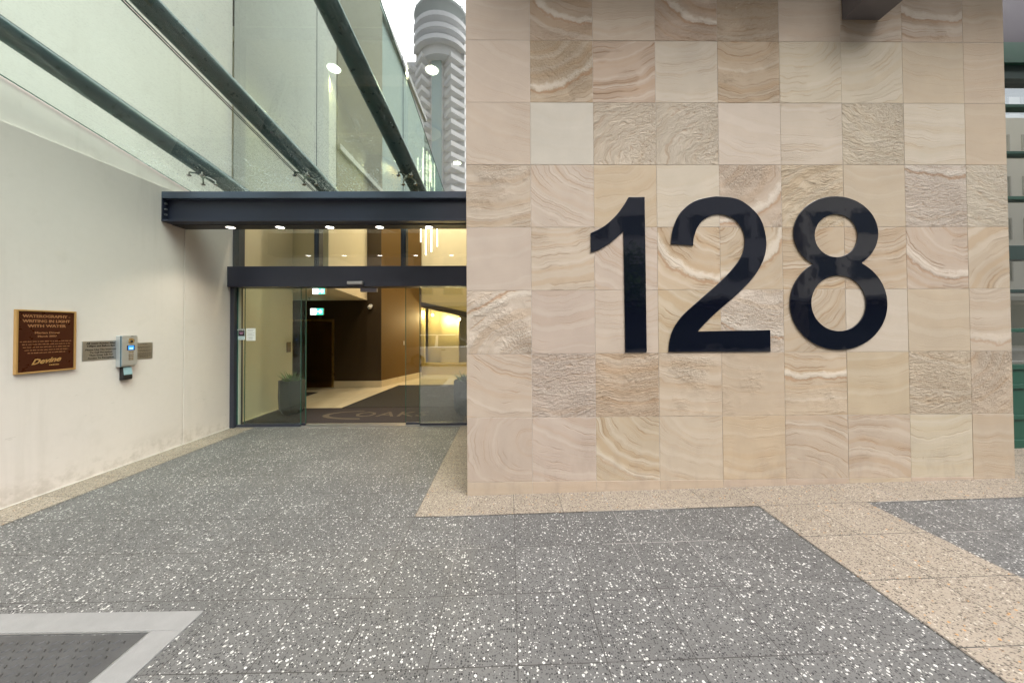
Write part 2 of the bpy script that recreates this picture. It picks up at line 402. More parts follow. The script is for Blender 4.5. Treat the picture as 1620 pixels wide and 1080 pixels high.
# ------------------------------------------------------------------ ground
def gz(x, y=0): return .021*max(0., x+.6)
def gsheet(name, x0, x1, y0, y1, dz, mat, nx=1, thick=0):
    xs = sorted(set([x0, x1] + [x for x in (-.6,) if x0 < x < x1]))
    mb = MB()
    vs = [(x, y, gz(x)+dz) for x in xs for y in (y0, y1)]
    mb.add(vs, [(2*i, 2*i+2, 2*i+3, 2*i+1) for i in range(len(xs)-1)])
    return mb.build(name, mat)
M_land = paint('open_ground', (.10, .10, .095), .95, 0, .2)
s_ = MB(); s_.add([(-400, -400, -.30), (400, -400, -.30), (400, 400, -.30), (-400, 400, -.30)], [(0, 1, 2, 3)])
struct(s_.build('ground', M_land))
struct(gsheet('pavement', -14, 16, -3.0, 5.44, 0, M_grey))
for a in [(-4.5, -4.115, -2.9, 5.38), (-.805, 16, 2.790, 3.13), (-.805, -.41, 3.13, 5.38), (2.101, 3.03, -2.9, 2.790)]:
    struct(gsheet('beige_paving_band', *a, .004, M_beige))
struct(gsheet('beige_paving_band', 4.84, 16, 3.13, 3.9, .004, M_beige))
k_ = MB(); k_.box(-14, 16, -3.2, -3.0, -.3, .0); struct(k_.build('kerb', M_concrete, bevel=.01))
M_asph = paint('asphalt', (.050, .050, .052), .9, 0, .3, .5, 12)
struct(MB().add([(-120, -13, -.14), (120, -13, -.14), (120, -3.2, -.14), (-120, -3.2, -.14)], [(0, 1, 2, 3)]).build('road', M_asph))
k_ = MB(); k_.box(-120, 120, -17, -13, -.3, .0); struct(k_.build('far_pavement', M_concrete))
wl = MB()
for i in range(-10, 11): wl.box(i*6, i*6+3, -8.15, -8.03, -.139, -.135)
struct(wl.build('road_marking', paint('road_paint', (.7, .7, .68), .7)))

# access cover, lower left
t = thing('access_cover', 'pit cover of steel chequer plate set in a smooth light grey concrete frame', 'access cover', (-2.9, 1.2, 0))
fr = MB(); X0, X1, Y0, Y1 = -4.30, -1.715, .35, 1.885; xi, yi = -1.875, 1.765
fr.box(X0, X1, yi, Y1, -.05, .0085); fr.box(xi, X1, Y0, yi, -.05, .0085)
fr.build('concrete_frame', M_concrete, t, bevel=.003)
an = MB(); an.box(X0, xi, yi-.008, yi, -.05, .006); an.box(xi-.008, xi, Y0, yi-.008, -.05, .006)
an.build('steel_edge', M_brushed, t)
M_plate = paint('chequer_plate', (.082, .082, .084), .42, .35, .3, .15, 7)
lid = MB(); lid.box(X0, xi-.013, Y0, yi-.013, -.03, .0025)
px = .038
ny = int((yi-Y0)/px); nx = int((xi-X0)/px)
for i in range(nx):
    for j in range(ny):
        x = X0+.03+i*px; y = Y0+.03+j*px
        if x > xi-.04 or y > yi-.04: continue
        a = R(45) if (i+j) % 2 else R(-45)
        c, s2 = math.cos(a), math.sin(a); L, W = .0165, .0055
        base = [(-L, 0), (0, -W), (L, 0), (0, W)]
        vs = [(x+c*p-s2*q, y+s2*p+c*q, .0025) for p, q in base]+[(x+c*p*.6-s2*q*.5, y+s2*p*.6+c*q*.5, .0078) for p, q in base]
        lid.add(vs, [(0, 1, 5, 4), (1, 2, 6, 5), (2, 3, 7, 6), (3, 0, 4, 7), (4, 5, 6, 7)])
lid.build('chequer_lid', M_plate, t)

# ------------------------------------------------------------------ the stone wall
TONE = {'p': (.435, .360, .295), 't': (.430, .345, .245), 'c': (.462, .402, .322), 'g': (.445, .430, .365), 'b': (.395, .300, .215), 'm': (.430, .350, .265)}
# relief, lines, streak, tone, ring centre x, y, seam radius   (rows from the top of the photograph downward)
ROWS = {
 7: ['.05 .1 0 p .5 .5 0', '.55 .8 1 b 1.0 1.1 .95', '0 .45 0 m .3 2 0', '.6 .8 1 b 1.0 1.1 .95', '.85 .7 0 b .2 .9 0', '0 .25 0 m .5 2 0', '.1 .9 0 m .4 2 0', '.35 .8 .8 m .6 1.3 1.1', '.05 .5 0 t .3 1.7 0'],
 6: ['0 .1 0 p 1.5 1.9 0', '.55 .8 1 b .1 1.2 1.15', '.2 1 0 b .0 1.9 0', '0 .35 0 c .4 1.3 0', '.45 1 .5 b .4 1.3 .25', '0 .5 0 c .2 1.2 0', '0 .5 0 c .1 1.2 0', '.15 .2 0 t .5 .5 0', '0 .2 0 t .2 1.4 0'],
 5: ['0 .25 0 p .9 .4 0', '0 .05 0 g .5 .5 0', '.95 .2 0 c 1.4 0 0', '.95 .2 0 c 1.5 0 0', '0 .2 0 c .9 .9 0', '0 .5 0 c .4 2.4 0', '.8 .3 0 c 1.1 1.4 0', '0 .4 0 c .5 2.4 0', '0 .1 0 t .5 2 0'],
 4: ['.4 .8 0 p .3 1.9 0', '.05 .5 0 p 1.2 1.3 0', '0 .3 0 t .1 1.5 0', '0 .2 0 c .2 1.6 0', '.5 .6 .9 m -.1 1.1 1.18', '.6 .6 0 t 1.4 -.4 0', '0 .1 0 m .5 .6 0', '.8 .8 1 c .6 1.9 1.25', '.7 .4 0 c 1.2 1.6 0'],
 3: ['0 .1 0 p .2 1.9 0', '.05 .9 0 p .2 1.7 0', '.1 .7 0 p 1.2 1.2 0', '.1 1 1 t 1.0 1.1 1.12', '.1 1 1 t -.1 1.1 1.05', '.1 .9 0 t .1 1.8 0', '0 .7 0 t .4 1.7 0', '.15 1 .8 m .9 1.1 1.07', '.1 .9 0 m 1.3 -.3 0'],
 2: ['.55 .8 1 p 1.0 -.1 1.25', '0 .35 0 p .4 1.6 0', '0 .35 0 p .3 1.9 0', '.1 1 0 t .9 1.5 0', '.75 .7 1 c .8 1.4 1.35', '.3 .7 0 m -.3 1.2 0', '0 .1 0 c .6 .5 0', '0 .2 0 m .5 .5 0', '.1 .5 .6 m .3 1.2 1.22'],
 1: ['0 .8 0 p .9 1.5 0', '.75 .6 0 p .3 .7 0', '.7 .8 .25 b .4 .9 .9', '.5 .6 0 m .5 .9 0', '.3 .2 0 t .4 .5 0', '.35 1 1 t .5 2.4 2.15', '0 .4 0 t .3 2 0', '.8 .7 0 m .5 .8 0', '.6 .7 0 m -.6 1.3 0'],
 0: ['0 .4 0 p 1 .6 0', '.1 .6 0 p .9 .6 0', '.05 1 .4 m 1.1 1.2 1.4', '0 .4 0 p .8 1.3 0', '0 .4 0 t .5 2 0', '.15 .7 0 m .2 -.4 0', '.0 .8 0 m .3 -.5 0', '0 .4 0 c .4 2.1 0', '0 .3 0 t .5 2.2 0'],
}
random.seed(5)
def stone_tiles(name, parent, o, ex, cols, rows, spec):
    """cols,rows: lists of (start,end); o: origin; ex: direction of columns; outward normal = ex x z rotated"""
    ex = Vector(ex); ez = Vector((0, 0, 1)); nrm = ex.cross(ez)
    o = Vector(o)
    me = bpy.data.meshes.new(name); vs = []; fs = []; uv = []; tA = []; tB = []; tC = []; tD = []
    g = .0013; ch = .0014
    for ri, (z0, z1) in rows:
        for ci, (a0, a1) in enumerate(cols):
            sp = spec(ri, ci).split(); rel, lin, stk = map(float, sp[:3]); tone = tuple(.78*a+.22*b for a, b in zip(TONE[sp[3]], (.428, .352, .272))); cx, cy, r0 = map(float, sp[4:])
            if 0 < cx < 1 and 0 < cy < 1: cy += 1.25; cx += .2
            k = random.uniform(.96, 1.04); tone = (tone[0]*k, tone[1]*k*random.uniform(.985, 1.015), tone[2]*k*random.uniform(.96, 1.04)); sd = random.random()
            d = random.uniform(-.0006, .0012)
            b = len(vs)
            def P(a, z, dd): return tuple(o+ex*a+ez*z+nrm*dd)
            A0, A1, Z0, Z1 = a0+g, a1-g, z0+g, z1-g
            ring = [(A0, Z0), (A1, Z0), (A1, Z1), (A0, Z1)]
            inn = [(A0+ch, Z0+ch), (A1-ch, Z0+ch), (A1-ch, Z1-ch), (A0+ch, Z1-ch)]
            for (a, z) in ring: vs.append(P(a, z, -.012))
            for (a, z) in ring: vs.append(P(a, z, d-ch))
            for (a, z) in inn: vs.append(P(a, z, d))
            F = [(8, 9, 10, 11)]+[(4+i, 4+(i+1) % 4, 8+(i+1) % 4, 8+i) for i in range(4)]+[(i, (i+1) % 4, 4+(i+1) % 4, 4+i) for i in range(4)]
            loc = (ring+ring+inn)
            for f in F:
                fs.append([b+i for i in f])
                for i in f:
                    a, z = loc[i]; uv += [(a-a0)/.6, (z-z0)/.6]; tA += [rel, lin, stk]; tB += list(tone); tC += [cx, cy, sd]; tD.append(r0)
    off = world_loc(parent)
    me.from_pydata([Vector(v)-off for v in vs], [], fs)
    me.uv_layers.new(name='UVMap').data.foreach_set('uv', uv)
    for nm, dat in (('tA', tA), ('tB', tB), ('tC', tC)): me.attributes.new(nm, 'FLOAT_VECTOR', 'CORNER').data.foreach_set('vector', dat)
    me.attributes.new('tD', 'FLOAT', 'CORNER').data.foreach_set('value', tD)
    me.materials.append(M_stone)
    ob = bpy.data.objects.new(name, me); COL.objects.link(ob); ob.parent = parent
    return ob
WX0, WX1, WY = -.405, 4.835, 3.124
t = thing('stone_wall', 'sandstone tiled wall carrying the large black street number', 'wall', (2.2, 3.3, 0))
cb = [WX0]+[-.394+.603*i for i in range(1, 9)]+[WX1]
cols = [(cb[i], cb[i+1]) for i in range(9)]
rows = [(-1, (-.12, .132))]+[(i, (.132+.6*i, .732+.6*i)) for i in range(0, 14)]
rnd2 = random.Random(9)
def spec(ri, ci):
    if ri in ROWS: return ROWS[ri][ci]
    if ri == -1: return '0 .25 0 m .5 2 0'
    return '%.2f %.2f %d %s %.2f %.2f %.2f' % (rnd2.choice([0, 0, .3, .7]), rnd2.random(), rnd2.random() < .2, rnd2.choice('ptcmb'), rnd2.uniform(-.2, 1.2), rnd2.uniform(-.2, 2), rnd2.uniform(.6, 1.3))
stone_tiles('stone_tiles', t, (0, WY, 0), (1, 0, 0), cols, rows, spec)
stone_tiles('stone_return', t, (WX0, 0, 0), (0, -1, 0), [(-WY-2.2, -WY-1.8), (-WY-1.8, -WY-1.2), (-WY-1.2, -WY-.6), (-WY-.6, -WY)], rows, lambda r, c: '0 .4 0 m .5 1.5 0')
stone_tiles('stone_return', t, (WX1, 0, 0), (0, 1, 0), [(WY, WY+.6), (WY+.6, WY+.9)], rows, lambda r, c: '0 .4 0 t .5 1.5 0')
w = MB(); w.box(WX0+.004, WX1-.004, WY+.0022, WY+2.24, -.12, 8.5); w.build('wall_core', M_grout, t)

# building mass above the wall
t = thing('upper_storeys', 'plain upper storeys of the stone clad building above its street awning', 'building', (6, 6, 8.6))
w = MB(); w.box(WX0, 14, 3.0, 9, 8.6, 22); w.build('wall', M_cream_up, t)

# ------------------------------------------------------------------ numerals
M_num = None
s = S('gloss_black_enamel'); p_ = s.wpos()
s.put
M_num = s.done(s.bsdf(c4(.002, .003, .009), .03, 0, s.bump(s.noise(p_, 3.0, 2, .5), .30, .014), 1., coat=1.))
def DX(c): return .776+(c/3+900-936)*.00603
def DZ(c): return 2.823-(c/3+280-310)*.005985
def smooth(pts, n=8):
    """pts: list of runs; each run is a Catmull-Rom list; runs share corner points"""
    out = []
    for run in pts:
        if len(run) == 2: out += [run[0]]; continue
        q = [run[0]]+run+[run[-1]]
        for i in range(1, len(q)-2):
            p0, p1, p2, p3 = [Vector(a) for a in q[i-1:i+3]]
            for k in range(n):
                u = k/n
                out.append(tuple(.5*((2*p1)+(p2-p0)*u+(2*p0-5*p1+4*p2-p3)*u*u+(3*p1-p0-3*p2+p3)*u**3)))
    return out
def ell(cx, cy, rx, ry, a0=0, a1=360, n=72):
    return [(cx+rx*math.cos(R(a0+(a1-a0)*i/n)), cy+ry*math.sin(R(a0+(a1-a0)*i/n))) for i in range(n+(1 if abs(a1-a0) < 360 else 0))]
one = smooth([[(366, 93), (290, 93)], [(290, 93), (268, 130), (230, 180), (172, 232), (108, 265)], [(108, 265), (108, 357)], [(108, 357), (150, 342), (205, 307), (264, 256)], [(264, 256), (267, 832)], [(267, 832), (368, 832)], [(368, 832), (366, 93)]])
two = smooth([[(489, 317), (500, 245), (535, 170), (600, 115), (680, 93), (735, 91), (810, 103), (875, 145), (922, 205), (944, 290), (940, 360), (915, 425), (870, 490), (800, 560), (700, 645), (640, 703), (610, 736)], [(610, 736), (957, 731)], [(957, 731), (957, 832)], [(957, 832), (472, 832)],
              [(472, 832), (478, 775), (500, 715), (545, 655), (620, 588), (710, 510), (780, 440), (826, 375), (842, 310), (832, 250), (798, 203), (745, 178), (700, 177), (650, 198), (615, 240), (598, 290), (595, 325)], [(595, 325), (489, 317)]])
ta = ell(1282, 265, 203, 175, 148.5, 391.5); tb = ell(1288, 600, 234, 219, -59, 239)
eight = [tb[0]] if False else []
top = ell(1281, 267, 204, 177, 126.5+0, 413.5, 80)      # y grows downward: 90 deg is the waist
bot = ell(1288, 606, 234, 221, -59.5, 239.5, 90)
eight = top+bot
h1 = ell(1282, 279, 104, 104); h2 = ell(1288, 604, 132, 134)
def numeral(name, label, loops, x):
    cu = bpy.data.curves.new(name, 'CURVE'); cu.dimensions = '2D'; cu.fill_mode = 'BOTH'; cu.extrude = .003; cu.bevel_depth = .0014; cu.bevel_resolution = 2
    for lp in loops:
        sp = cu.splines.new('POLY'); sp.points.add(len(lp)-1); sp.use_cyclic_u = True
        for q, (a, b) in zip(sp.points, lp): q.co = (DX(a)-x, DZ(b)-1.34, 0, 1)
    ob = bpy.data.objects.new(name+'_c', cu); COL.objects.link(ob)
    me = bpy.data.meshes.new_from_object(ob.evaluated_get(bpy.context.evaluated_depsgraph_get())); bpy.data.objects.remove(ob)
    me.transform(Matrix.Rotation(R(90), 4, 'X')); me.materials.clear(); me.materials.append(M_num); me.name = name
    o = bpy.data.objects.new(name, me); COL.objects.link(o); o.location = (x, WY-.0062, 1.34)
    return tag(o, label, 'number')
numeral('number_one', 'glossy black numeral 1, tall straight first digit on the sandstone', [one], DX(270))
numeral('number_two', 'glossy black numeral 2 in the middle of the street number', [two], DX(700))
numeral('number_eight', 'glossy black numeral 8 on the sandstone wall', [eight, h1, h2], DX(1288))

# awning above the footpath and its bracket
t = thing('street_awning', 'dark flat street awning high above the right hand pavement', 'awning', (6, 1, 5.05))
w = MB(); w.box(-.15, 16, 2.35, 3.10, 5.55, 5.75); w.build('soffit_panel', paint('soffit_grey', (.22, .22, .23), .7), t)
w = MB(); w.box(-.15, 16, 2.25, 2.35, 5.50, 5.9); w.build('fascia', M_green2, t)
t = thing('awning_bracket', 'boxy grey brown beam bracket jutting from the top of the stone wall', 'bracket', (3.42, 3.1, 4.54))
w = MB(); w.box(3.236, 3.600, 2.78, 3.118, 4.54, 5.53); w.build('beam', paint('bracket_grey', (.13, .12, .125), .5), t, bevel=.004)

# ------------------------------------------------------------------ left wall
t = thing('rendered_wall', 'long cream rendered wall with brass plaque and intercom', 'wall', (-4.6, 1.5, 0))
w = MB(); w.box(-5.2, -4.5, -1.0, 4.606, -.2, 3.44); w.box(-5.2, -4.5, 4.618, 5.43, -.2, 3.44); w.box(-5.2, -4.508, 4.606, 4.618, -.2, 3.435)
w.build('lower_wall', M_cream, t, bevel=.004)
w = MB(); w.box(-5.2, -4.545, 2.1, 5.43, 3.44, 13); w.build('upper_wall', M_cream_up, t)
w = MB(); w.box(-5.2, -4.53, -1.0, 2.1, 3.44, 13); w.build('brown_cladding', M_sidebrown, t)
w = MB(); w.box(-4.5, -4.493, -1.0, 5.38, .004, .010); w.build('sealant_line', M_grout_line, t)
w = MB(); w.box(-4.528, -4.45, -.99, 2.09, 6.35, 6.5); w.box(-4.528, -4.40, -.99, .2, 9.3, 9.6); w.build('string_course', M_cream, t)
t = thing('neighbour_building', 'brown upper storeys of the neighbouring building beyond the entrance', 'building', (-6, -3, 13))
w = MB(); w.box(-12, -5.2, -1.0, 5.40, -.2, 26); w.box(-5.2, -4.6, -1.0, 3.4, 13, 26); w.build('wall', M_sidebrown, t)

# ------------------------------------------------------------------ steel beam and soffit
t = thing('entrance_beam', 'dark steel channel beam spanning over the hotel entrance', 'beam', (-2.5, 4.45, 2.98))
BX0, BX1 = -4.497, -.40
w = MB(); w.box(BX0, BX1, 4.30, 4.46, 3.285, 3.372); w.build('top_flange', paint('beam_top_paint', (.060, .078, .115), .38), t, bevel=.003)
w = MB(); w.box(BX0, BX1, 4.372, 4.385, 3.012, 3.285); w.build('web', M_steel, t)
w = MB(); w.box(BX0, BX1, 4.30, 4.44, 2.984, 3.012); w.build('bottom_flange', M_steel, t, bevel=.002)
w = MB(); w.box(BX0, BX1, 4.44, 4.63, 2.976, 3.372); w.build('soffit_box', M_soffit, t, bevel=.002)
w = MB(); w.box(BX0, BX0+.012, 4.302, 4.372, 3.012, 3.285); w.build('end_plate', M_steel, t)
for zz in (3.08, 3.15, 3.22):
    w = MB(); w.tube([(BX0+.012, 4.335, zz), (BX0+.036, 4.335, zz)], .012, 6); w.build('bolt', M_brushed, t)
w = MB(); w.box(BX0+.02, BX1, 4.31, 4.62, 2.955, 2.9755); 
# downlights in the soffit
lab = ['round downlight in the beam soffit, leftmost of five nearest the cream wall', 'round downlight in the beam soffit, second from the left wall', 'round downlight in the middle of the beam soffit', 'round downlight in the beam soffit, second from the stone wall', 'round downlight in the beam soffit, closest to the stone wall']
base = None
for i, x in enumerate([-3.80, -3.13, -2.455, -1.775, -1.10]):
    loc = (x, 4.53, 2.975)
    if base is None:
        base = thing('downlight', lab[i], 'downlight', loc, 'downlights under the entrance beam')
        w = MB(); w.lathe([(.046, -.003), (.046, 0.0), (.02, .0)], loc, 24); w.build('lens', M_lamp, base, smooth=True)
        w = MB()
        n = 28
        for k in range(n):
            a0, a1 = 2*math.pi*k/n, 2*math.pi*(k+1)/n
            P = lambda r, a, z: (loc[0]+r*math.cos(a), loc[1]+r*math.sin(a), loc[2]+z)
            w.add([P(.047, a0, -.006), P(.062, a0, -.004), P(.062, a1, -.004), P(.047, a1, -.006), P(.047, a0, 0), P(.062, a0, 0), P(.062, a1, 0), P(.047, a1, 0)], [(0, 1, 2, 3), (1, 5, 6, 2), (0, 3, 7, 4)])
        w.build('trim_ring', M_white, base, smooth=True)
        ld = bpy.data.lights.new('downlight_lamp', 'SPOT'); ld.energy = 14; ld.spot_size = R(110); ld.spot_blend = .6; ld.color = (1, .9, .74); ld.shadow_soft_size = .04
        lo = bpy.data.objects.new('lamp', ld); COL.objects.link(lo); lo.parent = base; lo.location = (0, 0, -.02)
    else: dup(base, loc, lab[i])

# ------------------------------------------------------------------ glass canopy
K = .176
def gl(y): return 3.6-K*(y-4.4)
t = thing('glass_canopy', 'sloping green glass canopy hung beneath three dark round beams', 'canopy', (-2.7, 4.4, 3.6))
for (xa, xb) in ((-4.53, -2.792), (-2.774, -.924)):
    for (ya, yb) in ((1.10, 5.30),):
        w = MB(); th = .0
        vs = [(xa, ya, gl(ya)), (xb, ya, gl(ya)), (xb, yb, gl(yb)), (xa, yb, gl(yb))]
        w.add(vs, [(0, 1, 2, 3)]); gp = w.build('glass_pane', M_gcan, t)
        e = MB(); d = .005; h = .012
        for (x0_, x1_) in ((xa, xa+.004), (xb-.004, xb)):
            vv = [(x, y, gl(y)+o2) for o2 in (.0015, h) for y in (ya, yb) for x in (x0_, x1_)]
            e.add(vv, [(0, 2, 3, 1), (4, 5, 7, 6), (0, 1, 5, 4), (2, 6, 7, 3), (0, 4, 6, 2), (1, 3, 7, 5)])
        vv = [(x, y, gl(ya)+o2) for o2 in (.0015, h) for y in (ya-.004, ya) for x in (xa, xb)]
        e.add(vv, [(0, 2, 3, 1), (4, 5, 7, 6), (0, 1, 5, 4), (2, 6, 7, 3), (0, 4, 6, 2), (1, 3, 7, 5)])
        e.build('polished_edge', M_gedge, gp)
for x in (-4.10, -2.73, -1.37):
    w = MB(); ys = [.9, 1.6, 2.5, 3.5, 4.5, 5.42]; w.tube([(x, y, gl(y)+o_) for y, o_ in zip(ys, (.095, .10, .115, .145, .17, .18))], [.070, .076, .086, .100, .112, .116], 28)
    w.build('round_beam', M_tube, t, smooth=True)
    for yy in (4.44, 1.9):
        hub = Vector((x, yy, gl(yy)+.045)); sp = MB()
        sp.lathe([(.018, -.03), (.028, -.015), (.028, .015), (.02, .04)], hub, 16)
        ends = []
        for ax, ay in ((-.085, -.10), (.085, -.10), (-.085, .10), (.085, .10)):
            e = Vector((x+ax, yy+ay, gl(yy+ay)+.03)); ends.append(e)
            sp.tube([hub, hub.lerp(e, .55)+Vector((0, 0, .012)), e], [.014, .011, .010], 10)
        so = sp.build('spider_fitting', M_chrome, t, smooth=True)
        for e in ends:
            b = MB(); b.lathe([(.010, .0), (.010, -.028), (.026, -.034), (.026, -.046), (.018, -.052)], e, 18); b.build('glass_bolt', M_chrome, so, smooth=True)
        for yb2 in (yy,):
            b = MB(); b.lathe([(.020, -.01), (.020, .09)], hub, 12); b.build('hanger_stem', M_chrome, so, smooth=True)

# ------------------------------------------------------------------ curtain wall and doors
t = thing('entrance_facade', 'tall charcoal framed glass entrance wall with automatic sliding doors', 'glass facade', (-2.4, 5.42, 0))
fm = MB()
for (a, b) in ((-4.50, -4.40), (-3.185, -3.105), (-1.775, -1.690), (-.50, -.41)):
    m_ = MB(); m_.box(a, b, 5.408, 5.53, 2.59, 12.5); m_.build('mullion', M_frame, t, bevel=.002)
m_ = MB(); m_.box(-4.40, -.41, 5.42, 5.50, 6.42, 6.55); m_.build('transom', M_frame, t)
for (a, b) in ((-4.49, -3.15), (-3.14, -1.738), (-1.728, -.42)):
    m_ = MB(); m_.add([(a, 5.402, 2.60), (b, 5.402, 2.60), (b, 5.402, 3.29), (a, 5.402, 3.29)], [(0, 1, 2, 3)]); m_.build('glazing', M_gwall, t)
    m_ = MB(); m_.add([(a, 5.402, 3.30), (b, 5.402, 3.30), (b, 5.402, 12.5), (a, 5.402, 12.5)], [(0, 1, 2, 3)]); m_.build('glazing', M_gwallup, t)
h_ = MB(); h_.box(-4.497, -.41, 5.30, 5.56, 2.262, 2.588); h_.build('door_header', paint('header_paint', (.025, .027, .045), .36), t, bevel=.003)
j_ = MB(); j_.box(-4.497, -4.43, 5.36, 5.54, 0, 2.262); j_.build('door_jamb', M_frame, t, bevel=.002)
th_ = MB(); th_.box(-4.43, -.41, 5.385, 5.56, -.01, .008); th_.build('threshold', M_brushed, t)
def leaf(x0, x1, y, mat, name):
    g = MB(); g.add([(x0, y, .035), (x1, y, .035), (x1, y, 2.262), (x0, y, 2.262)], [(0, 1, 2, 3)]); go = g.build(name, mat, t)
    r = MB(); r.box(x0, x1, y-.014, y+.014, .009, .042); r.build('bottom_rail', M_frame, go, bevel=.001)
    e = MB()
    for xe in (x0, x1): e.box(xe-.004, xe+.004, y-.006, y+.006, .042, 2.262)
    e.build('glass_edge', M_gedge, go)
leaf(-4.425, -3.40, 5.425, M_gdoor, 'fixed_glass'); leaf(-1.47, -.41, 5.425, glass_mat('reflective_door_glass', (.80, .86, .80), .23, fres=1.2), 'fixed_glass')
leaf(-4.36, -3.36, 5.490, M_gdoor2, 'sliding_door'); leaf(-1.72, -.70, 5.490, M_gdoor2, 'sliding_door')
c_ = MB(); c_.box(-4.43, -4.405, 5.432, 5.47, .01, 2.262); c_.build('glazing_channel', M_grout_line, t)

o = MB(); o.box(-2.575, -2.325, 5.245, 5.30, 2.288, 2.338); tag(o.build('door_sensor', M_brushed, bevel=.008), 'slim silver motion sensor on the front of the door header', 'sensor')
o = MB(); o.box(-2.505, -2.23, 5.56, 5.62, 2.205, 2.275); tag(o.build('door_sensor', paint('sensor_grey', (.30, .29, .36), .4), bevel=.006), 'grey motion sensor hanging inside behind the door header', 'sensor')
# stickers on the fixed glass
t = thing('door_sticker', 'black and pale blue security sticker on the left glass panel', 'sticker', (-4.385, 5.42, 1.5))
o = MB(); o.box(-4.460+.045, -4.305, 5.4205, 5.4225, 1.415, 1.595); o.build('backing', paint('sticker_blue', (.62, .72, .74), .5), t)
o = MB(); o.box(-4.455+.045, -4.31, 5.4190, 5.4205, 1.475, 1.59); o.build('black_panel', M_black, t)
textmesh('lettering', 'WARNING', .026, M_white, frame((-4.3625, 5.4180, 1.572), (1, 0, 0), (0, 0, 1)), t, off=.0004)
o = MB()
for k, (a, b, z) in enumerate([(-4.395, -4.33, 1.532), (-4.385, -4.34, 1.512)]): o.box(a, b, 5.4176, 5.4190, z-.006, z+.006)
o.build('picture_patch', paint('sticker_pink', (.55, .28, .45), .5), t)
o = MB()
for z in (1.455, 1.437): o.box(-4.405, -4.32, 5.4192, 5.4205, z-.003, z+.003)
o.build('fine_print', paint('print_teal', (.10, .25, .30), .6), t)
t = thing('door_sticker', 'white notice sticker with small grey print on the left glass panel', 'sticker', (-4.21, 5.42, 1.5))
o = MB(); o.box(-4.285, -4.135, 5.4205, 5.4225, 1.40, 1.602); o.build('backing', paint('sticker_white', (.72, .74, .72), .5), t, bevel=.0005)
o = MB()
for i, (z, w_) in enumerate([(1.575, .05), (1.560, .055), (1.53, .058), (1.505, .04), (1.49, .055), (1.455, .05), (1.44, .03), (1.42, .05)]): o.box(-4.21-w_, -4.21+w_*(.6 if i % 2 else 1), 5.4190, 5.4205, z-.003, z+.003)
o.build('fine_print', paint('print_grey', (.35, .37, .37), .6), t)

# ------------------------------------------------------------------ plaque, signs, intercom on the left wall (x = -4.5)
LW = -4.5
def wl_frame(y, z, x): return frame((x, y, z), (0, 1, 0), (0, 0, 1))
M_plq = paint('plaque_brown', (.052, .010, .004), .30, .2, .15, .03, 20)
M_gold = paint('plaque_gold', (.60, .36, .14), .32, .55, .12, .03)
M_gold2 = paint('plaque_letter', (.40, .19, .09), .35, .35, .08, .0)
t = thing('memorial_plaque', 'brown metal plaque with raised gold lettering and border', 'plaque', (LW, 3.25, 1.47))
y0, y1, z0, z1 = 3.045, 3.462, 1.178, 1.772
o = MB(); o.box(LW, LW+.018, y0+.012, y1-.012, z0+.012, z1-.012); o.build('face_plate', M_plq, t)
o = MB(); b_ = .015
o.box(LW, LW+.026, y0, y1, z0, z0+b_); o.box(LW, LW+.026, y0, y1, z1-b_, z1); o.box(LW, LW+.026, y0, y0+b_, z0+b_, z1-b_); o.box(LW, LW+.026, y1-b_, y1, z0+b_, z1-b_)
o.build('border', M_gold, t, bevel=.002)
yc = (y0+y1)/2; X = LW+.0188
L = []
for txt, sz, z, sx, bd in [('WATEROGRAPHY -', .037, 1.712, 1.02, .0011), ('WRITING IN LIGHT', .037, 1.666, 1.02, .0011), ('WITH WATER', .037, 1.620, 1.12, .0011), ('Marian Drew', .027, 1.556, 1.2, .0005), ('March 2007', .024, 1.522, 1.15, .0005)]:
    L.append(textmesh('title_lettering', txt, sz, M_gold2, wl_frame(yc, z, X), t, off=bd, sx=sx, ext=.0012))
join_meshes(L[:3]); L[3].name = 'name_lettering'; L[4].name = 'date_lettering'
rl = random.Random(3); o = MB()
for k, (w_, z) in enumerate([(.18, 1.474), (.165, 1.447), (.16, 1.420), (.15, 1.393), (.13, 1.366)]):
    y = yc-w_
    while y < yc+w_:
        l = rl.uniform(.008, .03); yy2 = min(y+l, yc+w_); q = y
        while q < yy2:
            o.box(X-.001, X+.0010, q, min(q+.0030, yy2), z-.004*rl.uniform(.6, 1), z+.0042*rl.choice([.6, .7, 1.2])); q += .0046
        y = yy2+.007
o.build('fine_text', M_gold2, t)
L = [textmesh('maker_logo', 'Devine', .070, M_gold, wl_frame(yc-.01, 1.287, X) @ Matrix.Rotation(R(6), 4, 'Z'), t, shear=.55, off=.0018, sx=1.0, ext=.0016),
     textmesh('maker_logo', 'LIMITED', .016, M_gold, wl_frame(yc+.05, 1.243, X), t, off=.0008, sx=1.2, ext=.0012)]
join_meshes(L)

t = thing('notice_sign', 'brushed metal notice with black lettering left of the intercom', 'sign', (LW, 3.68, 1.35))
o = MB(); o.box(LW, LW+.004, 3.527, 3.86, 1.254, 1.462); o.build('plate', M_brushed, t, bevel=.001)
L = []
for txt, sz, z, bd in [('All guests Arriving After', .0255, 1.436, .0009), ('7.00pm and Before 8am', .0255, 1.408, .0009), ('Please Use The Intercom', .0265, 1.368, .0005), ('To Call Reception', .0265, 1.338, .0005), ('Then Enter Lift For', .0265, 1.308, .0005), ('Access To Reception', .0265, 1.278, .0005)]:
    L.append(textmesh('lettering', txt, sz, M_black, wl_frame(3.69, z, LW+.0045), t, off=bd, sx=1.02))
join_meshes(L)
t = thing('notice_sign', 'smaller brushed metal notice with fine print right of the intercom', 'sign', (LW, 4.12, 1.32))
o = MB(); o.box(LW, LW+.004, 4.0, 4.212, 1.225, 1.425); o.build('plate', M_brushed, t, bevel=.001)
o = MB()
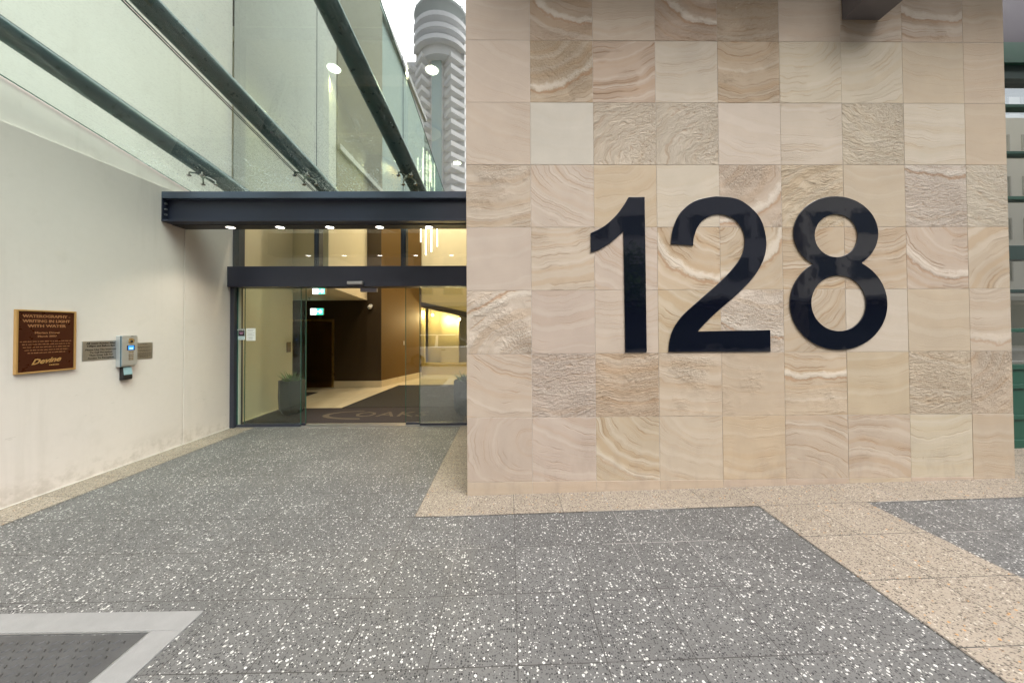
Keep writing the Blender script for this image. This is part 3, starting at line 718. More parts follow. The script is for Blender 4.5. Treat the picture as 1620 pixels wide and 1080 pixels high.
for z, w_ in [(1.408, .04), (1.375, .075), (1.362, .07), (1.335, .08), (1.322, .06), (1.298, .08), (1.286, .08), (1.274, .075), (1.262, .08), (1.25, .05)]:
    q = 4.115-w_
    while q < 4.115+w_:
        l = rl.uniform(.006, .018); o.box(LW+.0035, LW+.0048, q, min(q+l, 4.115+w_), z-.0022, z+.0022); q += l+.004
o.build('fine_text', M_black, t)

t = thing('intercom', 'silver intercom panel with camera lens, blue screen and keypad', 'intercom', (LW, 3.9, 1.33))
M_sil = paint('intercom_silver', (.50, .51, .52), .32, .55, .06, .02)
o = MB(); o.box(LW, LW+.045, 3.825, 3.985, 1.155, 1.515); o.build('housing', paint('housing_silver', (.55, .56, .57), .35, .5), t, bevel=.006)
FX = LW+.058
o = MB(); o.prism([(3.838, 1.168), (3.982, 1.168), (3.995, 1.20), (3.997, 1.50), (3.985, 1.517), (3.838, 1.517)], LW+.045, FX, lambda a, b, c: (c, a, b)); o.build('face_plate', M_sil, t, bevel=.003)
o = MB(); o.box(LW+.040, LW+.050, 3.829, 3.838, 1.16, 1.512); o.build('side_trim', paint('side_blue', (.10, .16, .20), .4), t)
o = MB(); o.tube([(FX, 3.925, 1.455), (FX+.004, 3.925, 1.455)], .032, 28); l1 = o.build('lens_ring', M_chrome, t, smooth=True)
o = MB(); o.tube([(FX+.004, 3.929, 1.446), (FX+.007, 3.929, 1.446)], .013, 20); o.build('camera_lens', M_black, l1, smooth=True)
o = MB(); o.box(FX-.001, FX+.002, 3.886, 3.966, 1.345, 1.402); o.build('screen_bezel', M_black, t)
s = S('blue_screen'); o = MB(); o.box(FX+.002, FX+.003, 3.896, 3.956, 1.350, 1.397); o.build('screen', s.done(s.bsdf(c4(.02, .12, .35), .2, emis=c4(.03, .20, .60), es=.8)), t)
o = MB(); o.box(FX+.0032, FX+.0036, 3.908, 3.944, 1.370, 1.373); o.box(FX+.0032, FX+.0036, 3.908, 3.944, 1.357, 1.360); o.build('screen_text', lamp('screen_text', (.35, .7, 1.), 1.2), t)
o = MB(); o.box(FX-.001, FX+.001, 3.925, 3.95, 1.503, 1.508); o.build('speaker_slot', M_black, t)
for r_ in range(5):
    for c__ in range(3):
        o = MB(); yk = 3.908+c__*.018; zk = 1.325-r_*.020-(.008 if r_ else 0)
        o.box(FX, FX+.004, yk-.0065, yk+.0065, zk-.006, zk+.006); o.build('key', M_chrome, t, bevel=.0015)
t = thing('card_reader', 'small black and pale blue card reader below the intercom', 'card reader', (LW, 3.91, 1.05))
rp = [(LW, 1.0), (LW+.045, 1.005), (LW+.050, 1.03), (LW+.036, 1.152), (LW, 1.152)]
o = MB(); o.prism(rp, 3.862, 3.955, lambda a, b, c: (a, c, b)); o.build('body', M_black, t, bevel=.005)
o = MB(); o.prism([(LW+.0495, 1.062), (LW+.0525, 1.062), (LW+.0395, 1.150), (LW+.037, 1.150)], 3.866, 3.951, lambda a, b, c: (a, c, b)); o.build('touch_cover', paint('reader_blue', (.28, .42, .46), .3), t, bevel=.001)

# ------------------------------------------------------------------ lobby
LC = 6.40
def fl_mat():
    s = S('cream_floor_tiles'); p = s.wpos(); x, y, z = s.sep(p)
    u = s.math('DIVIDE', x, .6); v = s.math('DIVIDE', y, .6)
    d = s.math('MINIMUM', s.math('ABSOLUTE', s.math('SUBTRACT', u, s.math('ROUND', u))), s.math('ABSOLUTE', s.math('SUBTRACT', v, s.math('ROUND', v))))
    col = s.mix(s.noise(p, 3, 4, .6), c4(.62, .54, .39), c4(.50, .43, .30)); col = s.mix(s.math('LESS_THAN', d, .003), col, c4(.25, .2, .14))
    return s.done(s.bsdf(col, .22, 0, None, .4))
struct(MB().add([(-9, 5.50, 0), (3, 5.50, 0), (3, 20, 0), (-9, 20, 0)], [(0, 1, 2, 3)]).build('lobby_floor', fl_mat()))
t = thing('lobby_shell', 'warm cream walls and high ceiling of the hotel lobby', 'lobby', (-3, 8, 0))
o = MB(); o.box(-4.9, -4.6, 5.54, 7.05, 0, LC); o.box(-9.2, -9.0, 5.5, 20, 0, LC); o.build('left_wall_panel', M_lcream, t)
o = MB(); o.prism([(-3.35, 6.14), (-3.90, 9.09), (-8.9, 9.09), (-8.9, 7.06), (-4.62, 7.06)], 2.372, LC-.01)
o.build('cream_bulkhead', M_lcream, t)
o = MB(); o.box(-9, -3.52, 9.1, 9.3, 0, LC); o.build('dark_brown_wall', M_brown, t)
def wedge(x0, y0, x1, y1, th, z0, z1): return MB().prism([(x0, y0), (x1, y1), (x1-th, y1+.0), (x0-th, y0+.2)], z0, z1)
wedge(-3.519, 9.101, -2.90, 10.9, .25, 0, LC).build('lit_brown_wall', M_litbrown, t)
o = MB(); o.box(-4.8, -3.53, 9.082, 9.099, .001, .17)
n_ = Vector((1.8, -.62, 0)).normalized()*.017
o.prism([(-3.523, 9.082), (-3.50, 9.085), (-2.885, 10.9), (-2.905, 10.91)], .001, .171); o.build('skirting', M_skirt, t)
o = MB(); o.box(-9, 3, 13.6, 13.8, 0, LC); o.box(3, 3.2, 5.6, 20, 0, LC); o.build('far_wall', M_lcream, t)
o = MB(); o.box(-3.6, -2.93, 11.4, 11.55, .42, 2.3); o.box(-2.35, -1.75, 11.4, 11.55, .42, 2.3); o.box(-1.2, 3, 11.4, 11.55, .42, 2.3); o.box(-2.93, -2.35, 11.9, 12.0, .42, 2.3); o.build('lit_partition', paint('warm_lit_partition', (.62, .50, .28), .5, 0, .06), t)  # cream partition, the yellow is warm lamplight put into its colour
o = MB(); o.box(-3.6, 3, 11.36, 11.56, .001, .42); o.build('counter_base', M_lyellow, t)
o = MB(); o.prism([(-3.2, 2.36), (3, .95), (3, 1.13), (-3.2, 2.54)], 10.92, 11.1, lambda a, b, c: (a, c, b)); o.build('sloping_dark_trim', M_brown, t)
o = MB(); o.prism([(-3.2, 2.54), (3, 1.13), (3, 3.6), (-3.2, 3.6)], 10.95, 11.09, lambda a, b, c: (a, c, b)); o.build('yellow_bulkhead', M_lyellow, t)
o = MB(); o.prism([(-3.2, 3.6), (3, 3.6), (3, LC), (-3.2, LC)], 10.96, 11.08, lambda a, b, c: (a, c, b)); o.build('cream_bulkhead', M_lcream, t)
o = MB(); o.box(-9.2, 3.2, 5.50, 20, LC, LC+.25); o.build('ceiling', M_lcream, t)
o = MB(); o.box(-9.2, 3.2, 5.9, 9, LC+.25, 13); o.build('upper_room_wall', M_sidebrown, t)
for a_ in ((-.39, 3.2), (-9.2, -4.9)):
    o = MB(); o.box(*a_, 5.44, 5.54, 0, LC); o.build('front_wall_panel', M_lcream, t)

t = thing('elevator', 'bronze elevator doors in a brass frame in the dark lobby wall', 'elevator', (-5.35, 9.09, 0))
o = MB(); o.box(-5.95, -4.86, 9.075, 9.095, 1.80, 1.86); o.box(-4.86, -4.80, 9.075, 9.095, 0, 1.86); o.box(-6.0, -5.95, 9.075, 9.095, 0, 1.86); o.build('frame', M_brassf, t, bevel=.003)
for k, (a, b, y) in enumerate([(-5.95, -5.50, 9.088), (-5.50, -5.12, 9.084), (-5.12, -4.86, 9.080)]):
    o = MB(); o.box(a+.002, b-.002, y, y+.012, .004, 1.80); o.build('door_leaf', M_brass, t)
# signs, cameras and small fittings in the lobby
def exit_sign(x, y, z, w_, label):
    t = thing('exit_sign', label, 'exit sign', (x, y, z), 'exit signs in the lobby')
    h = w_*.52
    s1 = lamp('exit_green', (.02, .55, .30), 1.5); s2 = lamp('exit_white', (.85, 1, .92), 1.6)
    o = MB(); o.box(x-w_/2, x+w_/2, y, y+.04, z-h/2, z+h/2); o.build('case', M_white, t, bevel=.004)
    o = MB(); o.box(x-w_/2+.01, x-w_*.04, y-.003, y, z-h/2+.01, z+h/2-.01); o.build('pictogram_field', s2, t)
    o = MB(); o.box(x-w_*.04, x+w_/2-.01, y-.003, y, z-h/2+.01, z+h/2-.01); o.build('arrow_field', s1, t)
    u = h; cx = x+w_*.22; f = lambda a, b, c: (a, c, b)
    o = MB(); o.prism([(cx-.36*u, z-.06*u), (cx+.06*u, z-.06*u), (cx-.02*u, z-.26*u), (cx+.12*u, z-.26*u), (cx+.36*u, z), (cx+.12*u, z+.26*u), (cx-.02*u, z+.26*u), (cx+.06*u, z+.06*u), (cx-.36*u, z+.06*u)], y-.006, y-.003, f); o.build('arrow', s2, t)
    mx = x-w_*.27
    o = MB()   # running figure
    o.lathe([(.001, -.0001), (.001, .0001)], (mx, y, z), 6) if False else None
    o.tube([(mx+.03*u, y-.006, z+.27*u), (mx+.03*u, y-.003, z+.27*u)], .085*u, 12)
    for pts in [[(mx, z+.17*u), (mx+.09*u, z+.12*u), (mx+.0*u, z-.10*u), (mx-.10*u, z-.06*u)], [(mx-.02*u, z+.14*u), (mx+.02*u, z+.08*u), (mx-.14*u, z+.02*u), (mx-.18*u, z+.07*u)],
                [(mx+.05*u, z+.12*u), (mx+.08*u, z+.06*u), (mx+.22*u, z+.02*u), (mx+.22*u, z+.08*u)], [(mx-.08*u, z-.06*u), (mx-.0*u, z-.10*u), (mx-.16*u, z-.34*u), (mx-.26*u, z-.34*u)],
                [(mx-.02*u, z-.06*u), (mx+.03*u, z-.12*u), (mx+.16*u, z-.14*u), (mx+.14*u, z-.36*u), (mx+.08*u, z-.36*u)]]:
        o.prism(pts, y-.006, y-.003, f)
    o.build('running_figure', s1, t)
    return t
exit_sign(-5.25, 9.05, 2.068, .36, 'green and white exit sign above the elevator doors')
exit_sign(-3.62, 6.30, 2.305, .245, 'green and white exit sign hanging just under the door header')
t = thing('dome_camera', 'white dome camera on the dark lobby wall near its corner', 'camera', (-3.80, 9.08, 2.2), 'lobby security cameras')
o = MB(); o.tube([(-3.80, 9.098, 2.22), (-3.80, 9.05, 2.21)], .05, 16); o.build('bracket', M_white, t, smooth=True)
o = MB(); o.lathe([(.02, .055), (.055, .03), (.060, 0), (.045, -.04), (.015, -.058)], (-3.80, 9.02, 2.18), 18); o.build('dome', M_white, t, smooth=True)
t = thing('dome_camera', 'small dark dome camera between exit sign and elevator', 'camera', (-5.17, 9.08, 1.93), 'lobby security cameras')
o = MB(); o.lathe([(.06, .03), (.06, 0), (.045, -.03), (.015, -.05)], (-5.17, 9.04, 1.92), 18); o.build('dome', M_black, t, smooth=True)
o = MB(); o.box(-3.29, -3.25, 9.72, 9.745, 1.10, 1.22); o2 = o.build('wall_switch', M_white, bevel=.003, M=Matrix.Translation((.06, .30, 0))); tag(o2, 'small white switch on the warm lit brown lobby wall', 'switch')
o = MB(); o.box(-4.6, -4.585, 6.86, 6.98, 1.11, 1.32); tag(o.build('lock_plate', paint('plate_bronze', (.10, .06, .035), .4, .3), bevel=.003), 'narrow bronze control plate on the cream wall behind the left glass', 'control plate')
M_sprk = M_chrome
o = MB(); o.lathe([(.03, 0), (.012, -.01), (.012, -.05), (.03, -.055)], (-5.0, 8.3, 2.372), 12); tag(o.build('sprinkler_head', M_sprk, smooth=True), 'tiny sprinkler head under the low lobby ceiling', 'sprinkler')

# mats
t = thing('entrance_mat', 'dark entrance mat with pale hotel lettering inside the doors', 'mat', (-2.5, 6, .001))
o = MB(); o.box(-4.55, -.42, 5.60, 6.66, .001, .010); o.build('mat_body', M_mat, t, bevel=.002)
L = [textmesh('mat_lettering', 'OAKS', .46, M_matlogo, frame((-2.18, 6.12, .0112), (1, 0, 0), (0, 1, 0)), t, off=.004, sx=1.05, ext=.0006, spacing=1.12)]
L.append(textmesh('mat_lettering', 'HOTELS & RESORTS', .10, M_matlogo, frame((-2.0, 5.78, .0112), (1, 0, 0), (0, 1, 0)), t, sx=1.4, ext=.0006)) if False else None
sw = MB(); pts = []; 
for k in range(17):
    a = R(95+k*11.5); pts.append((-2.72+.66*math.cos(a)*1.05, 6.10+.30*math.sin(a)))
pin = [(-2.70+.58*math.cos(R(98+k*11))*1.05, 6.115+.245*math.sin(R(98+k*11))) for k in range(17)]
for k in range(16): sw.add([(*pts[k], .0118), (*pts[k+1], .0118), (*pin[k+1], .0118), (*pin[k], .0118)], [(0, 1, 2, 3)])
sw.build('mat_swoosh', M_matlogo, t)
o = MB(); o.prism([(-3.37, 6.69), (-.42, 6.69), (.9, 9.33), (-3.12, 9.33)], .001, .009); tag(o.build('carpet_runner', M_carpet), 'large charcoal carpet on the cream lobby floor', 'carpet')
o = MB(); o.prism([(-6.2, 7.75), (-4.82, 7.78), (-4.82, 8.36), (-6.2, 8.5)], .001, .010); tag(o.build('elevator_mat', M_carpet), 'small dark mat in front of the elevator', 'mat')

# planters
M_leaf = paint('succulent_leaf', (.10, .19, .055), .5, 0, .35, .05, 30)
M_soil = paint('potting_soil', (.03, .022, .015), .95, 0, .3, .4, 30)
def planter(x, y, label, s=1.):
    t = thing('potted_plant', label, 'potted plant', (x, y, .01), 'slate planters inside the doors')
    o = MB(); n = 8; prof = [(.155, 0), (.215, .10), (.228, .32), (.222, .62), (.205, .62), (.20, .57)]
    vs = []; fs = []
    for (r, z) in prof:
        for k in range(n):
            a = 2*math.pi*(k+.5)/n; vs.append((x+r*s*math.cos(a), y+r*s*math.sin(a), .01+z*s))
    for i in range(len(prof)-1):
        for k in range(n): fs.append((i*n+k, i*n+(k+1) % n, (i+1)*n+(k+1) % n, (i+1)*n+k))
    fs.append(list(range(n))[::-1]); o.add(vs, fs); o.build('pot', M_pot, t, bevel=.008)
    o = MB(); o.lathe([(.19*s, .55*s), (.19*s, .575*s)], (x, y, .01), 12); o.build('soil', M_soil, t)
    o = MB(); rr = random.Random(int(x*100))
    for k in range(85):
        a = rr.uniform(0, 6.28); r0 = rr.uniform(0, .15)*s; ln = rr.uniform(.12, .26)*s; tilt = rr.uniform(.15, .95); w_ = rr.uniform(.008, .014)
        b = Vector((x+r0*math.cos(a), y+r0*math.sin(a), .01+.57*s)); d = Vector((math.cos(a)*tilt, math.sin(a)*tilt, 1)).normalized(); sd = Vector((-math.sin(a), math.cos(a), 0))
        m1 = b+d*ln*.55; e = b+d*ln+Vector((math.cos(a), math.sin(a), -.1))*ln*.2
        o.add([b-sd*w_*.6, b+sd*w_*.6, m1+sd*w_, m1-sd*w_, e, m1-Vector((math.cos(a), math.sin(a), 0))*.004+Vector((0, 0, .0))], [(0, 1, 2, 3), (3, 2, 4)])
    o.build('foliage', M_leaf, t)
planter(-4.10, 6.28, 'dark slate planter with spiky green plant behind the left glass')
planter(-.82, 6.15, 'dark slate planter with green plant, half hidden by the stone wall', 1.0)

# lobby lights
lab = ['round lobby ceiling light seen highest through the glass near the stone wall', 'round lobby ceiling light seen high through the glass beside the middle beam', 'round lobby ceiling light low in the glass, deep in the lobby on the left', 'round lobby ceiling light low in the glass next to the stone wall']
base = None
for i, (x, y) in enumerate([(-1.42, 6.10), (-3.22, 6.05+.02), (-3.16, 9.45), (-1.50, 9.55)]):
    loc = (x, y, LC)
    if base is None:
        base = thing('ceiling_light', lab[i], 'ceiling light', loc, 'round lights in the high lobby ceiling')
        o = MB(); o.lathe([(.115, -.012), (.115, -.001)], loc, 28); o.build('diffuser', M_lampin, base)
        o = MB(); o.lathe([(.140, -.008), (.145, -.001)], loc, 28); o.build('rim', M_white, base)
        ld = bpy.data.lights.new('ceiling_lamp', 'SPOT'); ld.spot_size = R(165); ld.spot_blend = .5; ld.shadow_soft_size = .10; ld.energy = 165; ld.color = (1, .83, .58)
        lo = bpy.data.objects.new('lamp', ld); COL.objects.link(lo); lo.parent = base; lo.location = (0, 0, -.03)
    else: dup(base, loc, lab[i])
lab = ['tiny warm spotlight at the left end of the row beyond the right door', 'tiny warm spotlight second in the row beyond the right door', 'tiny warm spotlight third in the row beyond the right door', 'tiny warm spotlight at the right end of the row beyond the right door']
base = None
for i, (x, y, z) in enumerate([(-2.95, 11.30, 2.16), (-2.62, 11.28, 2.06), (-2.08, 11.26, 1.96), (-1.70, 11.24, 1.90)]):
    loc = (x, y, z)
    if base is None:
        base = thing('spotlight', lab[i], 'spotlight', loc, 'row of warm spotlights deep in the lobby')
        o = MB(); o.lathe([(.020, -.03), (.032, -.02), (.03, .03)], loc, 14); o.build('head', M_lampin, base, smooth=True)
        o = MB(); o.tube([(loc[0], loc[1], loc[2]+.03), (loc[0], loc[1]+.02, loc[2]+.07), (loc[0], loc[1]+.12, loc[2]+.07)], .008, 8); o.build('arm', M_chrome, base)
        ld = bpy.data.lights.new('spot_lamp', 'POINT'); ld.energy = 16; ld.color = (1, .76, .36); ld.shadow_soft_size = .04
        lo = bpy.data.objects.new('lamp', ld); COL.objects.link(lo); lo.parent = base; lo.location = (0, -.03, -.06)
    else: dup(base, loc, lab[i])
# low soffit light over the elevator and one wash for the corridor
t = thing('chandelier', 'chandelier of long slender glowing glass rods hanging in the lobby', 'chandelier', (-1.95, 8, 6.3))
o = MB(); o.lathe([(.30, 0), (.30, .06)], (-1.95, 8, LC-.065), 24); o.build('ceiling_plate', M_chrome, t)
rr = random.Random(4)
for k in range(16):
    a = k*2.39996; r = .06+.018*k; x = -1.98+r*math.cos(a)*.85; y = 8+r*math.sin(a)*.7
    top_ = rr.uniform(5.5, 5.9); bt = top_-rr.uniform(.5, 1.1)
    if k % 4 == 1: bt = rr.uniform(3.35, 3.75); top_ = bt+rr.uniform(.7, 1.5)
    o = MB(); o.tube([(x, y, bt), (x, y, top_)], .014, 8); ro = o.build('glass_rod', M_chand, t)
    o = MB(); o.tube([(x, y, top_), (x, y, LC-.06)], .002, 5); o.build('cable', M_chrome, ro)

# ------------------------------------------------------------------ green shopfront at the right edge
t = thing('green_shopfront', 'dark green timber shopfront beyond the right end of the stone wall', 'shopfront', (7.2, 3.9, .1))
YS = 3.86
o = MB(); o.box(4.84, 9.5, YS-.03, YS+.12, .10, 1.10); o.build('base_panel', M_green, t)
for (z, h) in ((.17, .14), (.50, .05), (.86, .05), (1.09, .06)):
    o = MB(); o.box(4.86, 9.5, YS-.05, YS-.0301, z-h/2, z+h/2); o.build('panel_rail', M_green, t, bevel=.004)
for (z, h) in ((1.52, .045), (1.985, .04), (2.44, .17), (3.09, .04), (3.63, .035), (4.19, .04)):
    o = MB(); o.box(4.86, 9.5, YS-.04, YS+.06, z-h/2, z+h/2); o.build('transom', M_green2 if z in (1.985, 2.44) else M_green, t, bevel=.004)
for x in (6.62, 7.9, 9.2):
    o = MB(); o.box(x, x+.07, YS-.045, YS+.07, 1.12, 4.5); o.build('mullion', M_green, t, bevel=.004)
o = MB(); o.add([(4.86, YS+.02, 1.1), (9.5, YS+.02, 1.1), (9.5, YS+.02, 4.5), (4.86, YS+.02, 4.5)], [(0, 1, 2, 3)]); o.build('shop_glass', M_gshop, t)
o = MB(); o.box(4.86, 9.5, YS-.06, YS+.1, 4.5, 4.66); o.build('lower_fascia', M_green2, t)
o = MB(); o.box(4.86, 9.5, YS-.10, YS+.1, 4.66, 4.90); o.build('upper_fascia', M_green, t)
o = MB(); o.box(4.86, 9.5, YS-.08, YS+.1, 4.90, 5.60); o.build('top_board', M_purple, t)
o = MB(); o.box(4.9, 9.6, 5.3, 5.4, 0, 5); o.build('back_wall', M_lcream, t)
o = MB(); o.box(6.2, 6.55, 4.3, 4.6, .1, 5); o.build('inner_column', paint('shop_column', (.55, .45, .34), .7), t)
o = MB(); o.box(4.9, 9.6, YS+.12, 5.3, .08, .12); o.build('shop_floor', M_lobbyfloor, t)

# ------------------------------------------------------------------ the street behind the camera (seen in the glass)
M_win = paint('window_glass_dark', (.05, .07, .08), .08, 0, .2, 0, 3)
def block(name, x0, x1, y0, y1, h, col, label, nx, nz, wz=1.5, base=4.2, cat='building'):
    t = thing(name, label, cat, ((x0+x1)/2, (y0+y1)/2, 0))
    m = render_wall(name+'_wall_%d' % int(x0), col, .2)
    o = MB(); o.box(x0, x1, y0, y1, 0, h); o.build('wall', m, t)
    o = MB(); o.box(x0-.3, x1+.3, y0-.3, y1+.3, h, h+.5); o.build('parapet', m, t)
    sx = (x1-x0)/nx; sz = (h-base-.5)/nz; src = None
    for i in range(nx):
        for j in range(nz):
            cx = x0+sx*(i+.5); cz = base+sz*(j+.5)
            if src is None:
                f = MB(); f.box(-sx*.34, sx*.34, -.02, .06, -wz/2-.08, -wz/2); f.box(-sx*.34, sx*.34, -.02, .06, wz/2, wz/2+.08); f.box(-sx*.34, -sx*.30, -.02, .06, -wz/2, wz/2); f.box(sx*.30, sx*.34, -.02, .06, -wz/2, wz/2)
                src = f.build('window', M_concrete); g = MB(); g.box(-sx*.30, sx*.30, -.02, .02, -wz/2, wz/2); gg = g.build('pane', M_win); gg.parent = src
                q = src
            else:
                q = src.copy(); COL.objects.link(q); c = gg.copy(); COL.objects.link(c); c.parent = q
            q.parent = t; q.location = Vector((cx, y1, cz))-Vector(t.location)
    o = MB(); o.box(x0, x1, y1, y1+.05, .1, 3.2); o.build('shop_window', M_win, t)
    o = MB(); o.box(x0, x1, y1, y1+1.6, 3.4, 3.7); o.build('shop_awning', M_concrete, t)
    return t
block('office_building', -40, -11.5, -34, -17, 30, (.36, .39, .38), 'grey green office building mirrored high in the entrance glass', 9, 8)
block('shop_building', -11, 4, -30, -17, 9.0, (.46, .36, .26), 'low tan shop building across the street, mirrored in the glass', 6, 2)
block('terrace_building', 5, 20, -30, -17, 17, (.30, .31, .33), 'grey building across the street, mirrored in the numerals', 6, 4)
block('corner_building', 21, 48, -30, -17, 24, (.50, .48, .44), 'pale office block across the street to the right', 9, 6)

# apartment tower, mirrored at the right of the upper glazing
t = thing('apartment_tower', 'tall white apartment tower with zigzag balconies and curved top, mirrored in the glass', 'tower', (-18, -78, 0))
M_tw = paint('tower_hazed_white', (.90, .90, .90), .6, 0, .06, 0, .3); M_tw2 = paint('tower_hazed_grey', (.80, .81, .82), .7, 0, .06, 0, .3); M_tg = paint('tower_glass', (.50, .64, .64), .15, 0, .1, 0, .3)  # white and grey lightened to stand in for distant haze
YT = -76
o = MB(); o.prism([(-24.4, YT-14), (-24.4, YT), (-20.3, YT), (-20.3, YT+.8), (-17.2, YT+.8), (-17.2, YT), (-11.6, YT), (-11.6, YT-14)], 0, 79); o.build('core', M_tw2, t)
o = MB(); o.box(-20.0, -17.5, YT+.82, YT+1.1, 0, 73.5)
o.build('stair_glazing', M_tg, t)
zz = 71.2; lv = 0
while zz > 3:
    for (a, b) in ((-24.6, -20.2), (-17.2, -11.4)):
        xm = (a+b)/2+.3*(1 if a < -20 else -1); o = MB()
        o.prism([(a, YT), (b, YT), (xm, YT+3.4)], zz, zz+.35)
        for (p, q) in (((a, YT), (xm, YT+3.4)), ((xm, YT+3.4), (b, YT))):
            d = Vector((q[0]-p[0], q[1]-p[1])).normalized()*.0; nx_, ny_ = (q[1]-p[1]), -(q[0]-p[0]); l = math.hypot(nx_, ny_); nx_ *= -.15/l; ny_ *= -.15/l
            o.prism([p, q, (q[0]+nx_, q[1]+ny_-.2), (p[0]+nx_, p[1]+ny_-.2)], zz+.35, zz+1.15)
        o.build('zigzag_balcony', M_tw, t)
    zz -= 2.85
for zz in (80.2, 77.3, 74.4):
    arc = [(-18+7.4*math.sin(R(-75+i*10)), YT-2+7.2*math.cos(R(-75+i*10))) for i in range(16)]
    o = MB(); o.prism(arc, zz, zz+.4)
    inner = [(-18+7.2*math.sin(R(-75+i*10)), YT-2+7.0*math.cos(R(-75+i*10))) for i in range(16)]
    o.prism(arc+inner[::-1], zz+.4, zz+1.15); o.build('curved_balcony', M_tw, t)
    o = MB(); o.prism([(-18+6.1*math.sin(R(-75+i*10)), YT-2+5.4*math.cos(R(-75+i*10))) for i in range(16)], zz-2.5, zz); o.build('curved_core', M_tw2, t)
o = MB(); o.lathe([(4.0, 0), (5.4, 1.6), (7.2, 3.0), (7.3, 3.6), (7.0, 3.8)], (-18, YT-2, 81.4), 40); o.build('roof_dish', paint('dish_grey', (.62, .66, .65), .6, 0, .05, 0, .3), t, smooth=True)
for x in (-24.3, -11.9):
    o = MB(); o.box(x-.1, x+.1, YT+.2, YT+.4, 74, 92); o.build('mast', M_tw2, t)
o = MB(); o.box(-24.3, -11.9, YT+.25, YT+.35, 87, 87.25); o.build('mast_cable', M_tw2, t)
t = thing('apartment_block', 'narrow grey apartment wing left of the curved tower, mirrored in the glass', 'tower', (-26, -84, 0))
o = MB(); o.box(-27.6, -24.7, YT-12, YT-2, 0, 74); o.build('wall', M_tw2, t)
zz = 71
while zz > 3:
    o = MB(); o.prism([(-27.6, YT-2), (-24.7, YT-2), (-26.1, YT-.2)], zz, zz+.9); o.build('balcony', M_tw, t); zz -= 2.85

# parked car (mirrored in the right-hand door glass)
def car(x, y, label):
    z0 = -.14
    t = thing('parked_car', label, 'car', (x, y, z0))
    M_c = paint('car_white', (.72, .72, .71), .2, 0, .03, 0, 2, coat=.8); M_g = paint('car_glass', (.02, .025, .03), .05, 0, .1, 0)
    f = lambda a, b, c: (x+a, c, z0+b)
    body = [(-2.15, .35), (-2.2, .62), (-2.1, .88), (-1.5, .95), (1.05, .98), (2.0, .84), (2.2, .62), (2.18, .32), (1.75, .24), (1.68, .50), (1.4, .66), (1.1, .50), (1.02, .24), (-1.02, .24), (-1.1, .50), (-1.4, .66), (-1.68, .50), (-1.75, .24)]
    o = MB(); o.prism(body, y-.86, y+.86, f); o.build('body', M_c, t, bevel=.05, seg=3)
    o = MB(); lo = [(-1.95, .93), (1.05, .96)]; hi = [(-1.45, 1.42), (.25, 1.45)]
    vs = [(x+lo[0][0], y-.80, z0+lo[0][1]), (x+lo[1][0], y-.80, z0+lo[1][1]), (x+hi[1][0], y-.64, z0+hi[1][1]), (x+hi[0][0], y-.64, z0+hi[0][1])]
    vs += [(a, 2*y-b, c) for a, b, c in vs]
    o.add(vs, [(0, 1, 2, 3), (7, 6, 5, 4), (0, 4, 5, 1), (1, 5, 6, 2), (2, 6, 7, 3), (3, 7, 4, 0)]); gh = o.build('window', M_g, t, bevel=.03)
    o = MB(); o.box(x-1.42, x+.22, y-.63, y+.63, z0+1.43, z0+1.48); o.build('roof', M_c, t, bevel=.03)
    for sy in (-1, 1):
        for (a0, a1) in ((-.62, -.55),):
            o = MB(); o.prism([(a0-.02, .95), (a1+.04, .95), (a1+.03, 1.44), (a0+.0, 1.44)], 0, 1, lambda a, b, c: (x+a, y+sy*(.815-(b-.95)*.33)+sy*c*.01, z0+b)); o.build('pillar', M_c, t)
        for wx in (-1.39, 1.39):
            o = MB(); o.tube([(x+wx, y+sy*.66, z0+.32), (x+wx, y+sy*.86, z0+.32)], .32, 28); wo = o.build('wheel', M_black, t, smooth=True)
            o = MB(); o.tube([(x+wx, y+sy*.862, z0+.32), (x+wx, y+sy*.872, z0+.32)], .20, 10); o.build('rim', M_brushed, wo)
        o = MB(); o.box(x-.35, x-.17, y+sy*.86-.012, y+sy*.86+.012, z0+.80, z0+.83); o.build('door_handle', M_chrome, t)
    for sy in (-1, 1):
        o = MB(); o.box(x+2.10, x+2.205, y+sy*.62-.16, y+sy*.62+.16, z0+.62, z0+.76); o.build('headlight', M_chrome, t, bevel=.02)
    return t
car(-2.6, -4.3, 'white parked car at the kerb, mirrored in the right door glass')
# street tree across the road
t = thing('street_tree', 'leafy green street tree across the road, mirrored in the numeral 1', 'tree', (6.0, -14.2, 0))
rr = random.Random(8)
o = MB(); o.tube([(6.0, -14.2, 0), (6.05, -14.15, 1.6), (5.95, -14.2, 3.2), (6.1, -14.1, 5)], [.17, .13, .10, .04], 10)
limbs = []
for k in range(9):
    a = k*.75; b = Vector((6, -14.2, 2.2+k*.28)); e = b+Vector((math.cos(a)*1.6, math.sin(a)*1.6, 1.5)); limbs.append(e); o.tube([b, b.lerp(e, .5)+Vector((0, 0, .1)), e], [.06, .04, .015], 6)
o.build('trunk', paint('bark', (.10, .075, .05), .9, 0, .3, .5, 8), t, smooth=True)
o = MB()
for k in range(5200):
    c = rr.choice(limbs)+Vector((rr.gauss(0, .55), rr.gauss(0, .55), rr.gauss(0, .45))); q = Vector((rr.gauss(0, 1), rr.gauss(0, 1), rr.gauss(0, 1))).normalized(); s2 = q.orthogonal().normalized(); l = rr.uniform(.06, .12)
    o.add([c-q*l, c+s2*l*.5, c+q*l, c-s2*l*.5], [(0, 1, 2, 3)])
o.build('crown', paint('tree_leaf', (.06, .13, .03), .6, 0, .5, 0, 3), t)

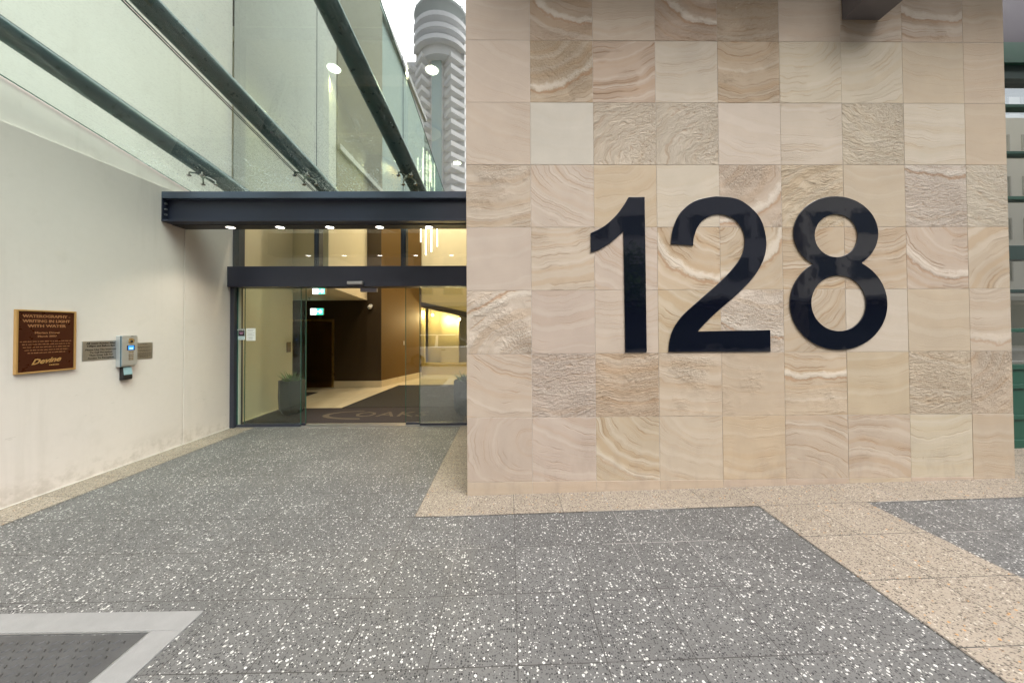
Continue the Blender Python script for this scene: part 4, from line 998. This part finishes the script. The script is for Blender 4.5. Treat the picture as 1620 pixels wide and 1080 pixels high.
# ------------------------------------------------------------------ light, sky, camera
W = bpy.data.worlds.new('World'); SC.world = W; W.use_nodes = True; nt = W.node_tree; nt.nodes.clear()
sky = nt.nodes.new('ShaderNodeTexSky'); sky.sky_type = 'NISHITA'; sky.sun_disc = False
SUN_EL, SUN_AZ = R(60), R(140)
sky.sun_elevation = SUN_EL; sky.sun_rotation = SUN_AZ; sky.dust_density = 6; sky.air_density = 1.4; sky.ozone_density = .6
hs = nt.nodes.new('ShaderNodeHueSaturation'); hs.inputs['Saturation'].default_value = .22
bg = nt.nodes.new('ShaderNodeBackground'); bg.inputs[1].default_value = .15
ou = nt.nodes.new('ShaderNodeOutputWorld')
nt.links.new(sky.outputs[0], hs.inputs['Color']); nt.links.new(hs.outputs[0], bg.inputs[0]); nt.links.new(bg.outputs[0], ou.inputs[0])
sd = bpy.data.lights.new('sun', 'SUN'); sd.energy = 1.4; sd.angle = R(85); sd.color = (1, .975, .95)
so = bpy.data.objects.new('sun', sd); COL.objects.link(so)
dirv = Vector((math.sin(SUN_AZ)*math.cos(SUN_EL), math.cos(SUN_AZ)*math.cos(SUN_EL), math.sin(SUN_EL)))
so.rotation_euler = dirv.to_track_quat('Z', 'Y').to_euler(); so.location = (0, -5, 20)

cd = bpy.data.cameras.new('camera'); co = bpy.data.objects.new('camera', cd); COL.objects.link(co); SC.camera = co
pi_, ya, ro = .0139319, .0116676, .0054094
f_ = 522.
Rz = Matrix(((math.cos(ya), -math.sin(ya), 0), (math.sin(ya), math.cos(ya), 0), (0, 0, 1)))
Rp = Matrix(((1, 0, 0), (0, math.cos(pi_), math.sin(pi_)), (0, -math.sin(pi_), math.cos(pi_))))
Rr = Matrix(((math.cos(ro), 0, -math.sin(ro)), (0, 1, 0), (math.sin(ro), 0, math.cos(ro))))
RR = Rr @ Rp @ Rz
m = Matrix.Identity(4)
for k in range(3): m[k][0] = RR[0][k]; m[k][1] = RR[2][k]; m[k][2] = -RR[1][k]
m.translation = Vector((0, 0, 1.57)); co.matrix_world = m
cd.sensor_width = 36; cd.lens = 36*f_/1620; cd.shift_x = -(812.13-810)/1620; cd.shift_y = (512.73-540)/1620
cd.clip_start = .05; cd.clip_end = 1000
vs_ = SC.view_settings; vs_.view_transform = 'Standard'; vs_.look = 'None'; vs_.gamma = 1; vs_.exposure = 1.32
SC.cycles.max_bounces = 10; SC.cycles.transparent_max_bounces = 16; SC.cycles.glossy_bounces = 5; SC.cycles.diffuse_bounces = 4
SC.cycles.sample_clamp_indirect = 4; SC.cycles.use_denoising = True; SC.cycles.caustics_reflective = False; SC.cycles.caustics_refractive = False
